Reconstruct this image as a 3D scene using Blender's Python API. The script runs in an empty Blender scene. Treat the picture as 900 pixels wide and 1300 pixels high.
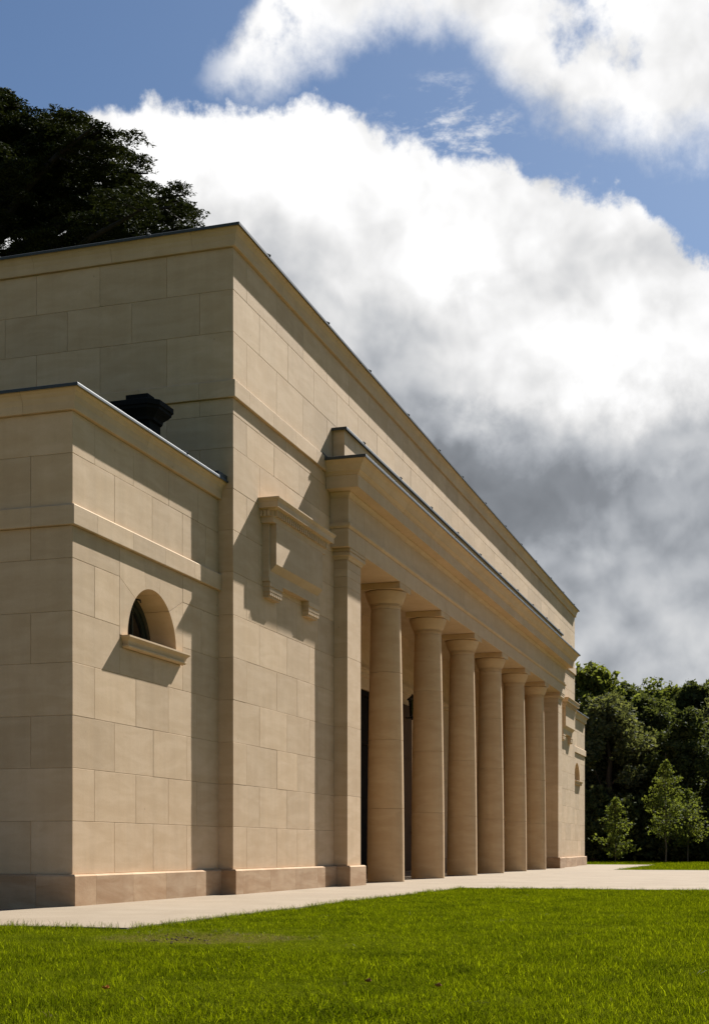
import bpy, bmesh, math, random
import numpy as np
from mathutils import Vector, Matrix, noise as mnoise

R = math.radians
random.seed(7)
rng = np.random.default_rng(7)
scene = bpy.context.scene
col = scene.collection

# ------------------------------------------------------------------ camera
TH = math.atan(550.2 / 1731.0)          # heading of the view, measured from the facade
CAM = (-17.6885, -7.4054, 0.64)
cam_d = bpy.data.cameras.new("camera")
cam = bpy.data.objects.new("camera", cam_d)
col.objects.link(cam)
cam.location = CAM
cam.rotation_euler = (R(90), 0, TH - R(90))
cam_d.sensor_fit = 'HORIZONTAL'
cam_d.sensor_width = 36
cam_d.lens = 1731.0 / 900 * 36
cam_d.shift_y = (1078.2 - 650) / 900
cam_d.clip_end = 5000
scene.camera = cam

# ------------------------------------------------------------------ exposure
EXPO = 1.23
vs = scene.view_settings
vs.view_transform = 'Standard'
vs.look = 'None'
vs.exposure = EXPO
vs.gamma = 1
vs.use_curve_mapping = False
scene.cycles.max_bounces = 8
scene.cycles.diffuse_bounces = 5
scene.cycles.use_denoising = True

# ------------------------------------------------------------------ sun
SUN = Vector((4.2, -1.0, 4.1)).normalized()      # towards the sun
sun_d = bpy.data.lights.new("sun", 'SUN')
sun_d.energy = 5.0
sun_d.angle = R(0.5)
sun_d.color = (1.0, 0.98, 0.945)
sun = bpy.data.objects.new("sun", sun_d)
col.objects.link(sun)
sun.rotation_euler = SUN.to_track_quat('Z', 'Y').to_euler()
sun.location = (30, -20, 40)


# ------------------------------------------------------------------ node helper
class NT:
    def __init__(self, tree):
        self.t = tree
        self.n = tree.nodes
        self.l = tree.links

    def new(self, kind, **kw):
        nd = self.n.new(kind)
        for k, v in kw.items():
            setattr(nd, k, v)
        return nd

    def put(self, sock, v):
        if isinstance(v, bpy.types.NodeSocket):
            self.l.new(v, sock)
        else:
            sock.default_value = v

    def m(self, op, a, b=0.0, c=None, clamp=False):
        nd = self.new('ShaderNodeMath', operation=op, use_clamp=clamp)
        self.put(nd.inputs[0], a)
        self.put(nd.inputs[1], b)
        if c is not None:
            self.put(nd.inputs[2], c)
        return nd.outputs[0]

    def step(self, v, lo, hi, a=0.0, b=1.0):
        nd = self.new('ShaderNodeMapRange', interpolation_type='SMOOTHSTEP')
        self.put(nd.inputs[0], v)
        for i, x in enumerate((lo, hi, a, b)):
            self.put(nd.inputs[1 + i], x)
        return nd.outputs[0]

    def mix(self, f, a, b, blend='MIX'):
        nd = self.new('ShaderNodeMix', data_type='RGBA', blend_type=blend)
        self.put(nd.inputs[0], f)
        self.put(nd.inputs[6], a)
        self.put(nd.inputs[7], b)
        return nd.outputs[2]

    def noise(self, vec, scale, detail=4, rough=0.55, out=0, dist=0.0):
        nd = self.new('ShaderNodeTexNoise')
        if vec is not None:
            self.l.new(vec, nd.inputs['Vector'])
        nd.inputs['Scale'].default_value = scale
        nd.inputs['Detail'].default_value = detail
        nd.inputs['Roughness'].default_value = rough
        nd.inputs['Distortion'].default_value = dist
        return nd.outputs[out]

    def curve(self, v, pts):
        nd = self.new('ShaderNodeFloatCurve')
        cv = nd.mapping.curves[0]
        pts = sorted(pts)
        cv.points[0].location = pts[0]
        cv.points[-1].location = pts[-1]
        for p in pts[1:-1]:
            cv.points.new(*p)
        nd.mapping.use_clip = False
        nd.mapping.update()
        self.put(nd.inputs['Value'], v)
        return nd.outputs[0]

    def mapping(self, vec, scale=(1, 1, 1), loc=(0, 0, 0)):
        nd = self.new('ShaderNodeMapping')
        self.l.new(vec, nd.inputs['Vector'])
        nd.inputs['Scale'].default_value = scale
        nd.inputs['Location'].default_value = loc
        return nd.outputs[0]


# ------------------------------------------------------------------ world: Nishita sky with clouds
world = bpy.data.worlds.new("World")
scene.world = world
world.use_nodes = True
wt = NT(world.node_tree)
wt.n.clear()
sky = wt.new('ShaderNodeTexSky', sky_type='NISHITA')
sky.sun_disc = False
sky.sun_elevation = math.asin(SUN.z)
sky.sun_rotation = math.atan2(SUN.x, SUN.y)
sky.dust_density = 0.6
sky.ozone_density = 1.6
tc = wt.new('ShaderNodeTexCoord')
D = tc.outputs['Generated']
sep = wt.new('ShaderNodeSeparateXYZ')
wt.l.new(D, sep.inputs[0])
dx, dy, dz = sep.outputs
hor = wt.m('SQRT', wt.m('ADD', wt.m('MULTIPLY', dx, dx), wt.m('MULTIPLY', dy, dy)))
ELEV = wt.m('DIVIDE', dz, wt.m('MAXIMUM', hor, 0.02))       # tangent of the elevation
AZ = wt.m('ARCTAN2', dy, dx)                                  # azimuth, 0 = along the facade
A0, A1 = R(-14), R(50)
T = wt.m('DIVIDE', wt.m('SUBTRACT', AZ, A0), A1 - A0)


def az_of(px):
    return TH - math.atan((px - 450) / 1731.0)


def t_of(px):
    return (az_of(px) - A0) / (A1 - A0)


def e_of(px, py):
    return (1078.2 - py) / 1731.0 * math.cos(math.atan((px - 450) / 1731.0))


def sky_curve(pts):
    return wt.curve(T, [(t_of(px), e_of(px, py)) for px, py in pts])


n_big = wt.noise(D, 9, 6, 0.58)
n_mid = wt.noise(wt.mapping(D, loc=(3, 1, 2)), 24, 7, 0.62)
n_soft = wt.noise(wt.mapping(D, loc=(7, 4, 1)), 6.5, 3, 0.5)
disp = wt.m('ADD', wt.m('MULTIPLY', wt.m('SUBTRACT', n_big, 0.5), 0.055), wt.m('MULTIPLY', wt.m('SUBTRACT', n_mid, 0.5), 0.075))
EN = wt.m('ADD', ELEV, disp)
e1 = sky_curve([(-520, 420), (-200, 300), (-30, 215), (30, 172), (78, 142), (120, 122), (180, 116), (260, 128), (330, 122), (430, 136), (500, 172),
                (560, 188), (640, 205), (690, 232), (740, 246), (780, 243), (815, 262), (845, 278), (875, 305), (910, 322), (1010, 390), (1300, 470)])
low = wt.step(wt.m('SUBTRACT', e1, EN), -0.005, 0.010)
# thin streaks trailing off the top edge of the lower cloud
wisp_n = wt.noise(wt.mapping(D, scale=(1, 1, 2.6), loc=(1, 8, 3)), 26, 8, 0.68)
e1w = sky_curve([(-520, 420), (300, 300), (400, 160), (470, 120), (560, 70), (640, 110), (720, 170), (760, 215), (830, 260), (1300, 520)])
wisp = wt.m('MULTIPLY', wt.step(wt.m('SUBTRACT', e1w, EN), 0.0, 0.05), wt.step(wisp_n, 0.50, 0.74), clamp=True)
e2 = sky_curve([(-520, -600), (100, -500), (215, 10), (245, 80), (300, 112), (340, 110), (400, 94), (450, 66), (520, 46), (580, 62), (640, 108),
                (700, 160), (740, 186), (800, 196), (860, 190), (900, 196), (1010, 240), (1300, 260)])
up = wt.step(wt.m('SUBTRACT', EN, e2), -0.014, 0.038)
e3 = sky_curve([(-520, 500), (150, 200), (235, 96), (262, 55), (290, 30), (312, 2), (335, -60), (420, -500), (1300, -900)])
up = wt.m('MULTIPLY', up, wt.step(wt.m('SUBTRACT', e3, EN), -0.004, 0.030))
up = wt.m('MULTIPLY', up, wt.step(wt.noise(wt.mapping(D, loc=(2, 2, 9)), 16, 6, 0.6), 0.27, 0.47), clamp=True)
in_view = wt.m('MAXIMUM', wt.m('MAXIMUM', low, up), wt.m('MULTIPLY', wisp, 0.75))
# out-of-view sky: broken cloud, kept sparse to weaken the fill light
gen_n = wt.noise(wt.mapping(D, scale=(1, 1, 1.7)), 2.6, 8, 0.58)
gen = wt.step(gen_n, 0.58, 0.68)
inside = wt.m('MULTIPLY', wt.m('MULTIPLY', wt.step(AZ, R(-8), R(0)), wt.step(AZ, R(36), R(44), 1.0, 0.0)), wt.step(ELEV, 0.66, 0.9, 1.0, 0.0))
mixn = wt.new('ShaderNodeMix', data_type='FLOAT')
wt.put(mixn.inputs[0], inside)
wt.put(mixn.inputs[2], gen)
wt.put(mixn.inputs[3], in_view)
cover = mixn.outputs[0]


def lobe(px, py, rx, ry):
    ax, ey = az_of(px), e_of(px, py)
    a = wt.m('DIVIDE', wt.m('SUBTRACT', wt.m('ADD', AZ, wt.m('MULTIPLY', wt.m('SUBTRACT', n_big, 0.5), 0.10)), ax), rx / 1731.0)
    b = wt.m('DIVIDE', wt.m('SUBTRACT', EN, ey), ry / 1731.0)
    return wt.m('POWER', 2.718, wt.m('MULTIPLY', wt.m('ADD', wt.m('MULTIPLY', a, a), wt.m('MULTIPLY', b, b)), -1.0))


EN2 = wt.m('ADD', ELEV, wt.m('MULTIPLY', disp, 0.75))
lum_v = wt.curve(EN2, [(-0.2, 0.52), (0.10, 0.52), (0.19, 0.49), (0.25, 0.40), (0.29, 0.45), (0.34, 0.62), (0.40, 0.74), (0.46, 0.86), (0.52, 0.97), (0.60, 0.98), (0.9, 0.98)])
lum = wt.m('ADD', lum_v, wt.m('MULTIPLY', wt.m('SUBTRACT', n_soft, 0.5), 0.42))
lum = wt.m('ADD', lum, wt.m('MULTIPLY', wt.m('SUBTRACT', n_mid, 0.5), 0.07))
# billows: each swelling of the cloud is brighter on the side towards the sun
for (sc_, dl, k_, ofs) in ((6.0, 0.040, 0.95, (0, 5, 2)), (15.0, 0.017, 0.78, (4, 0, 6)), (36.0, 0.007, 0.30, (1, 9, 3))):
    na_ = wt.noise(wt.mapping(D, loc=ofs), sc_, 3, 0.5, dist=0.35)
    nb_ = wt.noise(wt.mapping(D, loc=(ofs[0] + SUN.x * dl, ofs[1] + SUN.y * dl, ofs[2] + SUN.z * dl + dl * 0.6)), sc_, 3, 0.5, dist=0.35)
    lum = wt.m('ADD', lum, wt.m('MULTIPLY', wt.m('SUBTRACT', na_, nb_), k_))
for (px, py, rx, ry, k) in ((850, 440, 190, 80, 0.46), (620, 330, 150, 55, 0.22), (700, 610, 240, 50, -0.15), (420, 400, 150, 90, -0.04),
                            (830, 590, 90, 24, 0.12), (860, 790, 90, 45, 0.15), (720, 720, 60, 30, 0.06), (250, 190, 170, 60, 0.15), (520, 430, 70, 40, -0.03),
                            (640, 520, 60, 24, 0.13), (570, 70, 300, 60, 0.2), (780, 60, 90, 30, -0.10)):
    lum = wt.m('ADD', lum, wt.m('MULTIPLY', lobe(px, py, rx, ry), k))
lum = wt.m('ADD', lum_v, wt.m('MULTIPLY', wt.m('SUBTRACT', lum, lum_v), wt.step(ELEV, 0.16, 0.46, 0.80, 1.0)))
lum = wt.m('MAXIMUM', lum, wt.m('ADD', wt.m('MULTIPLY', lum, 0.35), 0.18))
lum = wt.m('MINIMUM', lum, 1.06)
grey = wt.mix(wt.step(lum, 0.2, 0.9), (0.93, 0.99, 1.08, 1), (1.0, 0.995, 0.99, 1))
cl_n = wt.new('ShaderNodeVectorMath', operation='SCALE')
wt.put(cl_n.inputs[0], grey)
wt.put(cl_n.inputs[3], wt.m('MULTIPLY', lum, 0.417 / 0.05))
deep = wt.mix(1.0, sky.outputs[0], (0.51, 0.60, 0.69, 1), 'MULTIPLY')       # the deep blue of a polarised sky
skyc = wt.mix(wt.m('MULTIPLY', cover, 0.985), deep, cl_n.outputs[0])
bg = wt.new('ShaderNodeBackground')
wt.put(bg.inputs[0], skyc)
bg.inputs[1].default_value = 0.05
wo = wt.new('ShaderNodeOutputWorld')
wt.l.new(bg.outputs[0], wo.inputs[0])


# ------------------------------------------------------------------ materials
def mat(name):
    m = bpy.data.materials.new(name)
    m.use_nodes = True
    nt = NT(m.node_tree)
    nt.n.clear()
    out = nt.new('ShaderNodeOutputMaterial')
    b = nt.new('ShaderNodeBsdfPrincipled')
    nt.l.new(b.outputs[0], out.inputs[0])
    return m, nt, b, out


def stone_mat(name, c0, c1, c2, vein=1.0, bump=0.25, rough=0.85, var=0.2):
    m, nt, b, out = mat(name)
    geo = nt.new('ShaderNodeNewGeometry')
    oi = nt.new('ShaderNodeObjectInfo')
    off = nt.new('ShaderNodeVectorMath', operation='SCALE')
    comb = nt.new('ShaderNodeCombineXYZ')
    rr = oi.outputs['Random']
    nt.put(comb.inputs[0], rr)
    nt.put(comb.inputs[1], nt.m('FRACT', nt.m('MULTIPLY', rr, 17.3)))
    nt.put(comb.inputs[2], nt.m('FRACT', nt.m('MULTIPLY', rr, 41.7)))
    nt.put(off.inputs[0], comb.outputs[0])
    off.inputs[3].default_value = 40
    add = nt.new('ShaderNodeVectorMath', operation='ADD')
    nt.put(add.inputs[0], geo.outputs['Position'])
    nt.put(add.inputs[1], off.outputs[0])
    P = add.outputs[0]
    band = nt.noise(nt.mapping(P, scale=(0.8, 0.8, 3.4)), 1.6, 5, 0.6, dist=0.6)
    cloud = nt.noise(P, 2.2, 5, 0.6)
    fine = nt.noise(P, 46, 4, 0.65)
    c = nt.mix(nt.step(band, 0.30, 0.72), c0, c1)
    c = nt.mix(nt.m('MULTIPLY', nt.step(cloud, 0.45, 0.8), 0.5 * vein), c, c2)
    tone = nt.m('ADD', 0.985 - var / 2, nt.m('MULTIPLY', nt.m('FRACT', nt.m('MULTIPLY', rr, 7.7)), var))
    tone = nt.m('MULTIPLY', tone, nt.m('ADD', 0.93, nt.m('MULTIPLY', fine, 0.14)))
    # faint weathering streaks and the odd dark fossil fleck
    streak = nt.noise(nt.mapping(geo.outputs['Position'], scale=(5, 5, 0.35)), 1.3, 4, 0.6)
    tone = nt.m('MULTIPLY', tone, nt.m('ADD', 0.90, nt.m('MULTIPLY', streak, 0.2)))
    fl = nt.new('ShaderNodeTexVoronoi')
    nt.l.new(P, fl.inputs['Vector'])
    fl.inputs['Scale'].default_value = 2.6
    fleck = nt.step(fl.outputs['Distance'], 0.012, 0.05)
    tone = nt.m('MULTIPLY', tone, nt.m('ADD', 0.72, nt.m('MULTIPLY', fleck, 0.28)))
    sc = nt.new('ShaderNodeVectorMath', operation='SCALE')
    nt.put(sc.inputs[0], c)
    nt.put(sc.inputs[3], tone)
    nt.put(b.inputs['Base Color'], sc.outputs[0])
    b.inputs['Roughness'].default_value = rough
    b.inputs['Specular IOR Level'].default_value = 0.25
    bp = nt.new('ShaderNodeBump')
    bp.inputs['Strength'].default_value = bump
    bp.inputs['Distance'].default_value = 0.004
    nt.put(bp.inputs['Height'], nt.m('ADD', fine, nt.m('MULTIPLY', nt.noise(P, 9, 3, 0.5), 0.8)))
    nt.put(b.inputs['Normal'], bp.outputs[0])
    return m


M_STONE = stone_mat("limestone", (0.485, 0.342, 0.200, 1), (0.550, 0.400, 0.250, 1), (0.450, 0.304, 0.168, 1), var=0.17)
M_TRIM = stone_mat("moulded limestone", (0.495, 0.350, 0.205, 1), (0.540, 0.392, 0.240, 1), (0.460, 0.312, 0.172, 1), vein=0.6, var=0.05)
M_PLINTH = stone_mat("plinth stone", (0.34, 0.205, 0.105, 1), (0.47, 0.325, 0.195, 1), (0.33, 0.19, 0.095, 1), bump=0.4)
M_COLUMN = stone_mat("column stone", (0.47, 0.312, 0.162, 1), (0.53, 0.37, 0.205, 1), (0.43, 0.272, 0.13, 1), var=0.07)
M_MORTAR = stone_mat("mortar", (0.41, 0.295, 0.17, 1), (0.45, 0.33, 0.20, 1), (0.38, 0.265, 0.15, 1))


def plain(name, c, rough=0.6, metal=0.0, var=0.25, scale=8, spec=0.4, bump=0.1):
    m, nt, b, out = mat(name)
    geo = nt.new('ShaderNodeNewGeometry')
    n = nt.noise(geo.outputs['Position'], scale, 5, 0.6)
    k = nt.m('ADD', 1 - var / 2, nt.m('MULTIPLY', n, var))
    sc = nt.new('ShaderNodeVectorMath', operation='SCALE')
    sc.inputs[0].default_value = c[:3]
    nt.put(sc.inputs[3], k)
    nt.put(b.inputs['Base Color'], sc.outputs[0])
    b.inputs['Roughness'].default_value = rough
    b.inputs['Metallic'].default_value = metal
    b.inputs['Specular IOR Level'].default_value = spec
    if bump:
        bp = nt.new('ShaderNodeBump')
        bp.inputs['Strength'].default_value = bump
        bp.inputs['Distance'].default_value = 0.01
        nt.put(bp.inputs['Height'], n)
        nt.put(b.inputs['Normal'], bp.outputs[0])
    return m


M_LEAD = plain("lead sheet", (0.040, 0.045, 0.045), 0.6, 0.0, 0.4, 5, 0.3, 0.05)
M_ROLL = plain("weathered lead roll", (0.05, 0.055, 0.055), 0.9, 0.0, 0.5, 8, 0.05)
M_BLACK = plain("black painted metal", (0.012, 0.012, 0.013), 0.45, 0.0, 0.3)
M_CHIM = plain("dark lead chimney", (0.008, 0.0078, 0.0075), 0.8, 0.0, 0.5, 8, 0.1)
M_FRAME = plain("dark green window frame", (0.020, 0.026, 0.020), 0.4, 0, 0.3)
M_DARK = plain("dark timber", (0.010, 0.007, 0.005), 0.8, 0, 0.4, 8, 0.05)
M_TIMBER = plain('brown timber', (0.075, 0.040, 0.018), 0.6, 0, 0.4, 8, 0.1)
M_BARK = plain("bark", (0.055, 0.042, 0.03), 0.9, 0, 0.8, 9, 0.2, 0.6)
M_CBARK = plain("cedar bark", (0.035, 0.028, 0.022), 0.9, 0, 0.8, 5, 0.2, 0.6)
M_STAKE = plain("pale bark", (0.10, 0.08, 0.055), 0.85, 0, 0.5, 12, 0.2, 0.3)
M_LAMPG = plain("frosted lamp glass", (0.62, 0.60, 0.55), 0.3, 0, 0.1)
m, nt, b, out = mat("window glass")
b.inputs['Base Color'].default_value = (0.012, 0.011, 0.010, 1)
b.inputs['Roughness'].default_value = 0.08
b.inputs['Specular IOR Level'].default_value = 0.3
M_GLASS = m

m, nt, b, out = mat("paving")
geo = nt.new('ShaderNodeNewGeometry')
P = geo.outputs['Position']
n1 = nt.noise(P, 1.1, 5, 0.6)
n2 = nt.noise(P, 160, 2, 0.6)
n3 = nt.noise(P, 0.35, 3, 0.5)
c = nt.mix(nt.step(n1, 0.3, 0.7), (0.198, 0.149, 0.094, 1), (0.238, 0.184, 0.123, 1))
c = nt.mix(nt.m('MULTIPLY', nt.step(n3, 0.5, 0.7), 0.35), c, (0.185, 0.135, 0.09, 1))
c = nt.mix(nt.m('MULTIPLY', nt.step(n2, 0.35, 0.7), 0.35), c, (0.29, 0.245, 0.19, 1))
nt.put(b.inputs['Base Color'], c)
b.inputs['Roughness'].default_value = 0.9
b.inputs['Specular IOR Level'].default_value = 0.15
bp = nt.new('ShaderNodeBump')
bp.inputs['Strength'].default_value = 0.4
bp.inputs['Distance'].default_value = 0.004
nt.put(bp.inputs['Height'], n2)
nt.put(b.inputs['Normal'], bp.outputs[0])
M_PAVE = m

m, nt, b, out = mat("turf soil")
geo = nt.new('ShaderNodeNewGeometry')
P = geo.outputs['Position']
n1 = nt.noise(P, 1.6, 6, 0.65)
n2 = nt.noise(P, 45, 4, 0.7)
c = nt.mix(nt.step(n1, 0.3, 0.7), (0.045, 0.056, 0.002, 1), (0.072, 0.084, 0.003, 1))
c = nt.mix(nt.m('MULTIPLY', nt.step(n2, 0.5, 0.7), 0.6), c, (0.040, 0.042, 0.004, 1))
vm = nt.new('ShaderNodeVectorMath', operation='SUBTRACT')
nt.put(vm.inputs[0], P)
vm.inputs[1].default_value = (-8.55, -3.35, 0)
vm2 = nt.mapping(vm.outputs[0], scale=(1 / 0.75, 1 / 0.95, 0))
ln = nt.new('ShaderNodeVectorMath', operation='LENGTH')
nt.put(ln.inputs[0], vm2)
dd = nt.m('ADD', ln.outputs['Value'], nt.m('MULTIPLY', nt.m('SUBTRACT', nt.noise(P, 5, 5, 0.7), 0.5), 1.2))
c = nt.mix(nt.m('MULTIPLY', nt.step(dd, 0.55, 0.95, 1, 0), 0.9), c, (0.080, 0.070, 0.014, 1))
nt.put(b.inputs['Base Color'], c)
b.inputs['Roughness'].default_value = 1.0
b.inputs['Specular IOR Level'].default_value = 0.0
bp = nt.new('ShaderNodeBump')
bp.inputs['Strength'].default_value = 0.9
bp.inputs['Distance'].default_value = 0.03
nt.put(bp.inputs['Height'], n2)
nt.put(b.inputs['Normal'], bp.outputs[0])
M_TURF = m


def leaf_mat(name, c0, c1, c2, transl=0.35, tcol=None, rough=0.75, spec=0.06, inst=False):
    m, nt, b, out = mat(name)
    geo = nt.new('ShaderNodeNewGeometry')
    oi = nt.new('ShaderNodeObjectInfo')
    isl = geo.outputs['Random Per Island']
    r = nt.m('FRACT', nt.m('ADD', isl, nt.m('MULTIPLY', oi.outputs['Random'], 3.7)))
    big = nt.noise(geo.outputs['Position'], 0.55 if not inst else 1.7, 5, 0.65)
    c = nt.mix(nt.step(r, 0.0, 1.0), c0, c1)
    c = nt.mix(nt.m('MULTIPLY', nt.step(big, 0.42, 0.68), 0.8 if not inst else 0.9), c, c2)
    if inst:
        c = nt.mix(nt.m('MULTIPLY', nt.step(r, 0.88, 0.96), 0.75), c, (0.26, 0.27, 0.03, 1))
    nt.put(b.inputs['Base Color'], c)
    b.inputs['Roughness'].default_value = rough
    b.inputs['Specular IOR Level'].default_value = spec
    tr = nt.new('ShaderNodeBsdfTranslucent')
    tk = nt.new('ShaderNodeVectorMath', operation='MULTIPLY')
    nt.put(tk.inputs[0], c)
    tk.inputs[1].default_value = tcol or (1.5, 1.5, 0.7)
    nt.put(tr.inputs[0], tk.outputs[0])
    mx = nt.new('ShaderNodeMixShader')
    mx.inputs[0].default_value = transl
    nt.l.new(b.outputs[0], mx.inputs[1])
    nt.l.new(tr.outputs[0], mx.inputs[2])
    nt.l.new(mx.outputs[0], out.inputs[0])
    return m


M_GRASS = leaf_mat("grass blades", (0.040, 0.054, 0.002, 1), (0.140, 0.152, 0.007, 1), (0.034, 0.046, 0.003, 1), 0.45, (1.5, 1.6, 0.2), 0.8, 0.0, True)
M_STRAW = leaf_mat("dry grass", (0.16, 0.13, 0.05, 1), (0.10, 0.075, 0.03, 1), (0.14, 0.11, 0.05, 1), 0.3, (1, 1, 1), 0.7, 0.1, True)
M_WOOD_A = leaf_mat("woodland leaves", (0.056, 0.068, 0.018, 1), (0.122, 0.136, 0.036, 1), (0.092, 0.100, 0.026, 1), 0.45)
M_WOOD_B = leaf_mat("dark woodland leaves", (0.038, 0.046, 0.018, 1), (0.082, 0.092, 0.032, 1), (0.054, 0.062, 0.024, 1), 0.38)
M_WOOD_C = leaf_mat("greyish woodland leaves", (0.060, 0.066, 0.032, 1), (0.125, 0.128, 0.062, 1), (0.080, 0.084, 0.040, 1), 0.38)
M_YOUNG = leaf_mat("young lime leaves", (0.052, 0.064, 0.016, 1), (0.120, 0.136, 0.034, 1), (0.095, 0.104, 0.024, 1), 0.42)
M_CEDAR = leaf_mat("cedar needles", (0.014, 0.020, 0.008, 1), (0.040, 0.046, 0.014, 1), (0.022, 0.026, 0.010, 1), 0.12, (1.2, 1.2, .6))

# ------------------------------------------------------------------ object helpers
WLOC = {}


def tag(o, label=None, cat=None, group=None, kind=None):
    if label:
        o['label'] = label
    if cat:
        o['category'] = cat
    if group:
        o['group'] = group
    if kind:
        o['kind'] = kind
    return o


def empty(name, loc, parent=None):
    o = bpy.data.objects.new(name, None)
    col.objects.link(o)
    o.empty_display_size = 0.3
    WLOC[o] = Vector(loc)
    o.location = WLOC[o] - (WLOC[parent] if parent else Vector())
    o.parent = parent
    return o


CACHE = {}


def link(name, me, loc, parent=None):
    o = bpy.data.objects.new(name, me)
    col.objects.link(o)
    WLOC[o] = Vector(loc)
    o.location = WLOC[o] - (WLOC[parent] if parent else Vector())
    o.parent = parent
    return o


class MB:
    def __init__(self):
        self.v = []
        self.f = []

    def add(self, vs_, fs):
        k = len(self.v)
        self.v += [tuple(p) for p in vs_]
        self.f += [tuple(i + k for i in q) for q in fs]

    def box(self, x0, x1, y0, y1, z0, z1):
        self.add([(x0, y0, z0), (x1, y0, z0), (x1, y1, z0), (x0, y1, z0), (x0, y0, z1), (x1, y0, z1), (x1, y1, z1), (x0, y1, z1)],
                 [(0, 3, 2, 1), (4, 5, 6, 7), (0, 1, 5, 4), (1, 2, 6, 5), (2, 3, 7, 6), (3, 0, 4, 7)])

    def seg(self, p0, p1, prof, m0=0, m1=0, cap0=True, cap1=True):
        """sweep a closed (offset, height) profile from p0 to p1, offset to the right of the heading"""
        h = Vector((p1[0] - p0[0], p1[1] - p0[1])).normalized()
        n = Vector((h.y, -h.x))
        a, b_ = [], []
        for d, z in prof:
            q = Vector(p0) + n * d - h * (m0 * d)
            a.append((q.x, q.y, z))
            q = Vector(p1) + n * d + h * (m1 * d)
            b_.append((q.x, q.y, z))
        N = len(prof)
        fs = [(i, i + N, (i + 1) % N + N, (i + 1) % N) for i in range(N)]
        if cap0:
            fs.append(tuple(range(N)))
        if cap1:
            fs.append(tuple(reversed(range(N, 2 * N))))
        self.add(a + b_, fs)

    def lathe(self, prof, n=48, c=(0, 0), caps=True):
        k = len(prof)
        vs_ = []
        for r, z in prof:
            for i in range(n):
                a = 2 * math.pi * i / n
                vs_.append((c[0] + r * math.cos(a), c[1] + r * math.sin(a), z))
        fs = []
        for j in range(k - 1):
            for i in range(n):
                i2 = (i + 1) % n
                fs.append((j * n + i, j * n + i2, (j + 1) * n + i2, (j + 1) * n + i))
        if caps:
            fs.append(tuple(reversed(range(n))))
            fs.append(tuple(range((k - 1) * n, k * n)))
        self.add(vs_, fs)

    def tube(self, pts, radii, n=8):
        pts = [Vector(p) for p in pts]
        rings = []
        for i, p in enumerate(pts):
            d = (pts[min(i + 1, len(pts) - 1)] - pts[max(i - 1, 0)]).normalized()
            up_ = Vector((0, 0, 1)) if abs(d.z) < 0.9 else Vector((1, 0, 0))
            a = d.cross(up_).normalized()
            b_ = d.cross(a)
            rings.append([p + (a * math.cos(2 * math.pi * k / n) + b_ * math.sin(2 * math.pi * k / n)) * radii[i] for k in range(n)])
        vs_ = [q for r_ in rings for q in r_]
        fs = [(j * n + i, j * n + (i + 1) % n, (j + 1) * n + (i + 1) % n, (j + 1) * n + i) for j in range(len(pts) - 1) for i in range(n)]
        fs += [tuple(range(n)), tuple(reversed(range((len(pts) - 1) * n, len(pts) * n)))]
        self.add(vs_, fs)

    def extrude(self, poly, y0, y1):
        """polygon in (x, z) pushed from y0 to y1"""
        n = len(poly)
        vs_ = [(x, y0, z) for x, z in poly] + [(x, y1, z) for x, z in poly]
        fs = [tuple(range(n)), tuple(reversed(range(n, 2 * n)))] + [(i, i + n, (i + 1) % n + n, (i + 1) % n) for i in range(n)]
        self.add(vs_, fs)

    def mesh(self, name, material, origin, smooth=False, fixn=True):
        me = bpy.data.meshes.new(name)
        o = Vector(origin)
        me.from_pydata([tuple(Vector(p) - o) for p in self.v], [], self.f)
        if fixn:
            bm = bmesh.new()
            bm.from_mesh(me)
            bmesh.ops.recalc_face_normals(bm, faces=bm.faces)
            bm.to_mesh(me)
            bm.free()
        me.materials.append(material)
        if smooth:
            me.polygons.foreach_set('use_smooth', [True] * len(me.polygons))
            me.set_sharp_from_angle(angle=R(35))
        me.update()
        return me

    def build(self, name, material, parent=None, smooth=False, origin=None, fixn=True):
        if origin is None:
            a = np.array(self.v)
            lo, hi = a.min(0), a.max(0)
            origin = ((lo[0] + hi[0]) / 2, (lo[1] + hi[1]) / 2, lo[2])
        return link(name, self.mesh(name, material, origin, smooth, fixn), origin, parent)


def bevel_box(name, sx, sy, sz, c, material):
    key = (name, round(sx, 4), round(sy, 4), round(sz, 4), c, material.name)
    if key in CACHE:
        return CACHE[key]
    bm = bmesh.new()
    bmesh.ops.create_cube(bm, size=1)
    for v in bm.verts:
        v.co = Vector((v.co.x * sx, v.co.y * sy, (v.co.z + 0.5) * sz))
    if c:
        bmesh.ops.bevel(bm, geom=bm.edges[:], offset=c, segments=1, affect='EDGES', profile=0.5)
    me = bpy.data.meshes.new(name)
    bm.to_mesh(me)
    bm.free()
    me.materials.append(material)
    CACHE[key] = me
    return me


GAP = 0.0016


def block(parent, x0, x1, y0, y1, z0, z1, material=None, name='stone_block', c=0.003, gx=(1, 1), gy=(1, 1)):
    """one ashlar block: a chamfered box standing a hair proud or shy of its neighbours"""
    material = material or M_STONE
    x0 += GAP * gx[0]
    x1 -= GAP * gx[1]
    y0 += GAP * gy[0]
    y1 -= GAP * gy[1]
    z0 += GAP
    z1 -= GAP
    me = bevel_box(name, x1 - x0, y1 - y0, z1 - z0, c, material)
    return link(name, me, ((x0 + x1) / 2, (y0 + y1) / 2, z0), parent)


def splits(a, b, first, step):
    """joint positions between a and b, first block of length first, the last ones evened out"""
    xs = [a]
    if first < abs(b - a) - 0.25:
        xs.append(a + first)
    while b - xs[-1] > step * 1.45:
        xs.append(xs[-1] + step)
    xs.append(b)
    return xs


def jit(k=0.0012):
    return random.uniform(-k, k)


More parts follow.
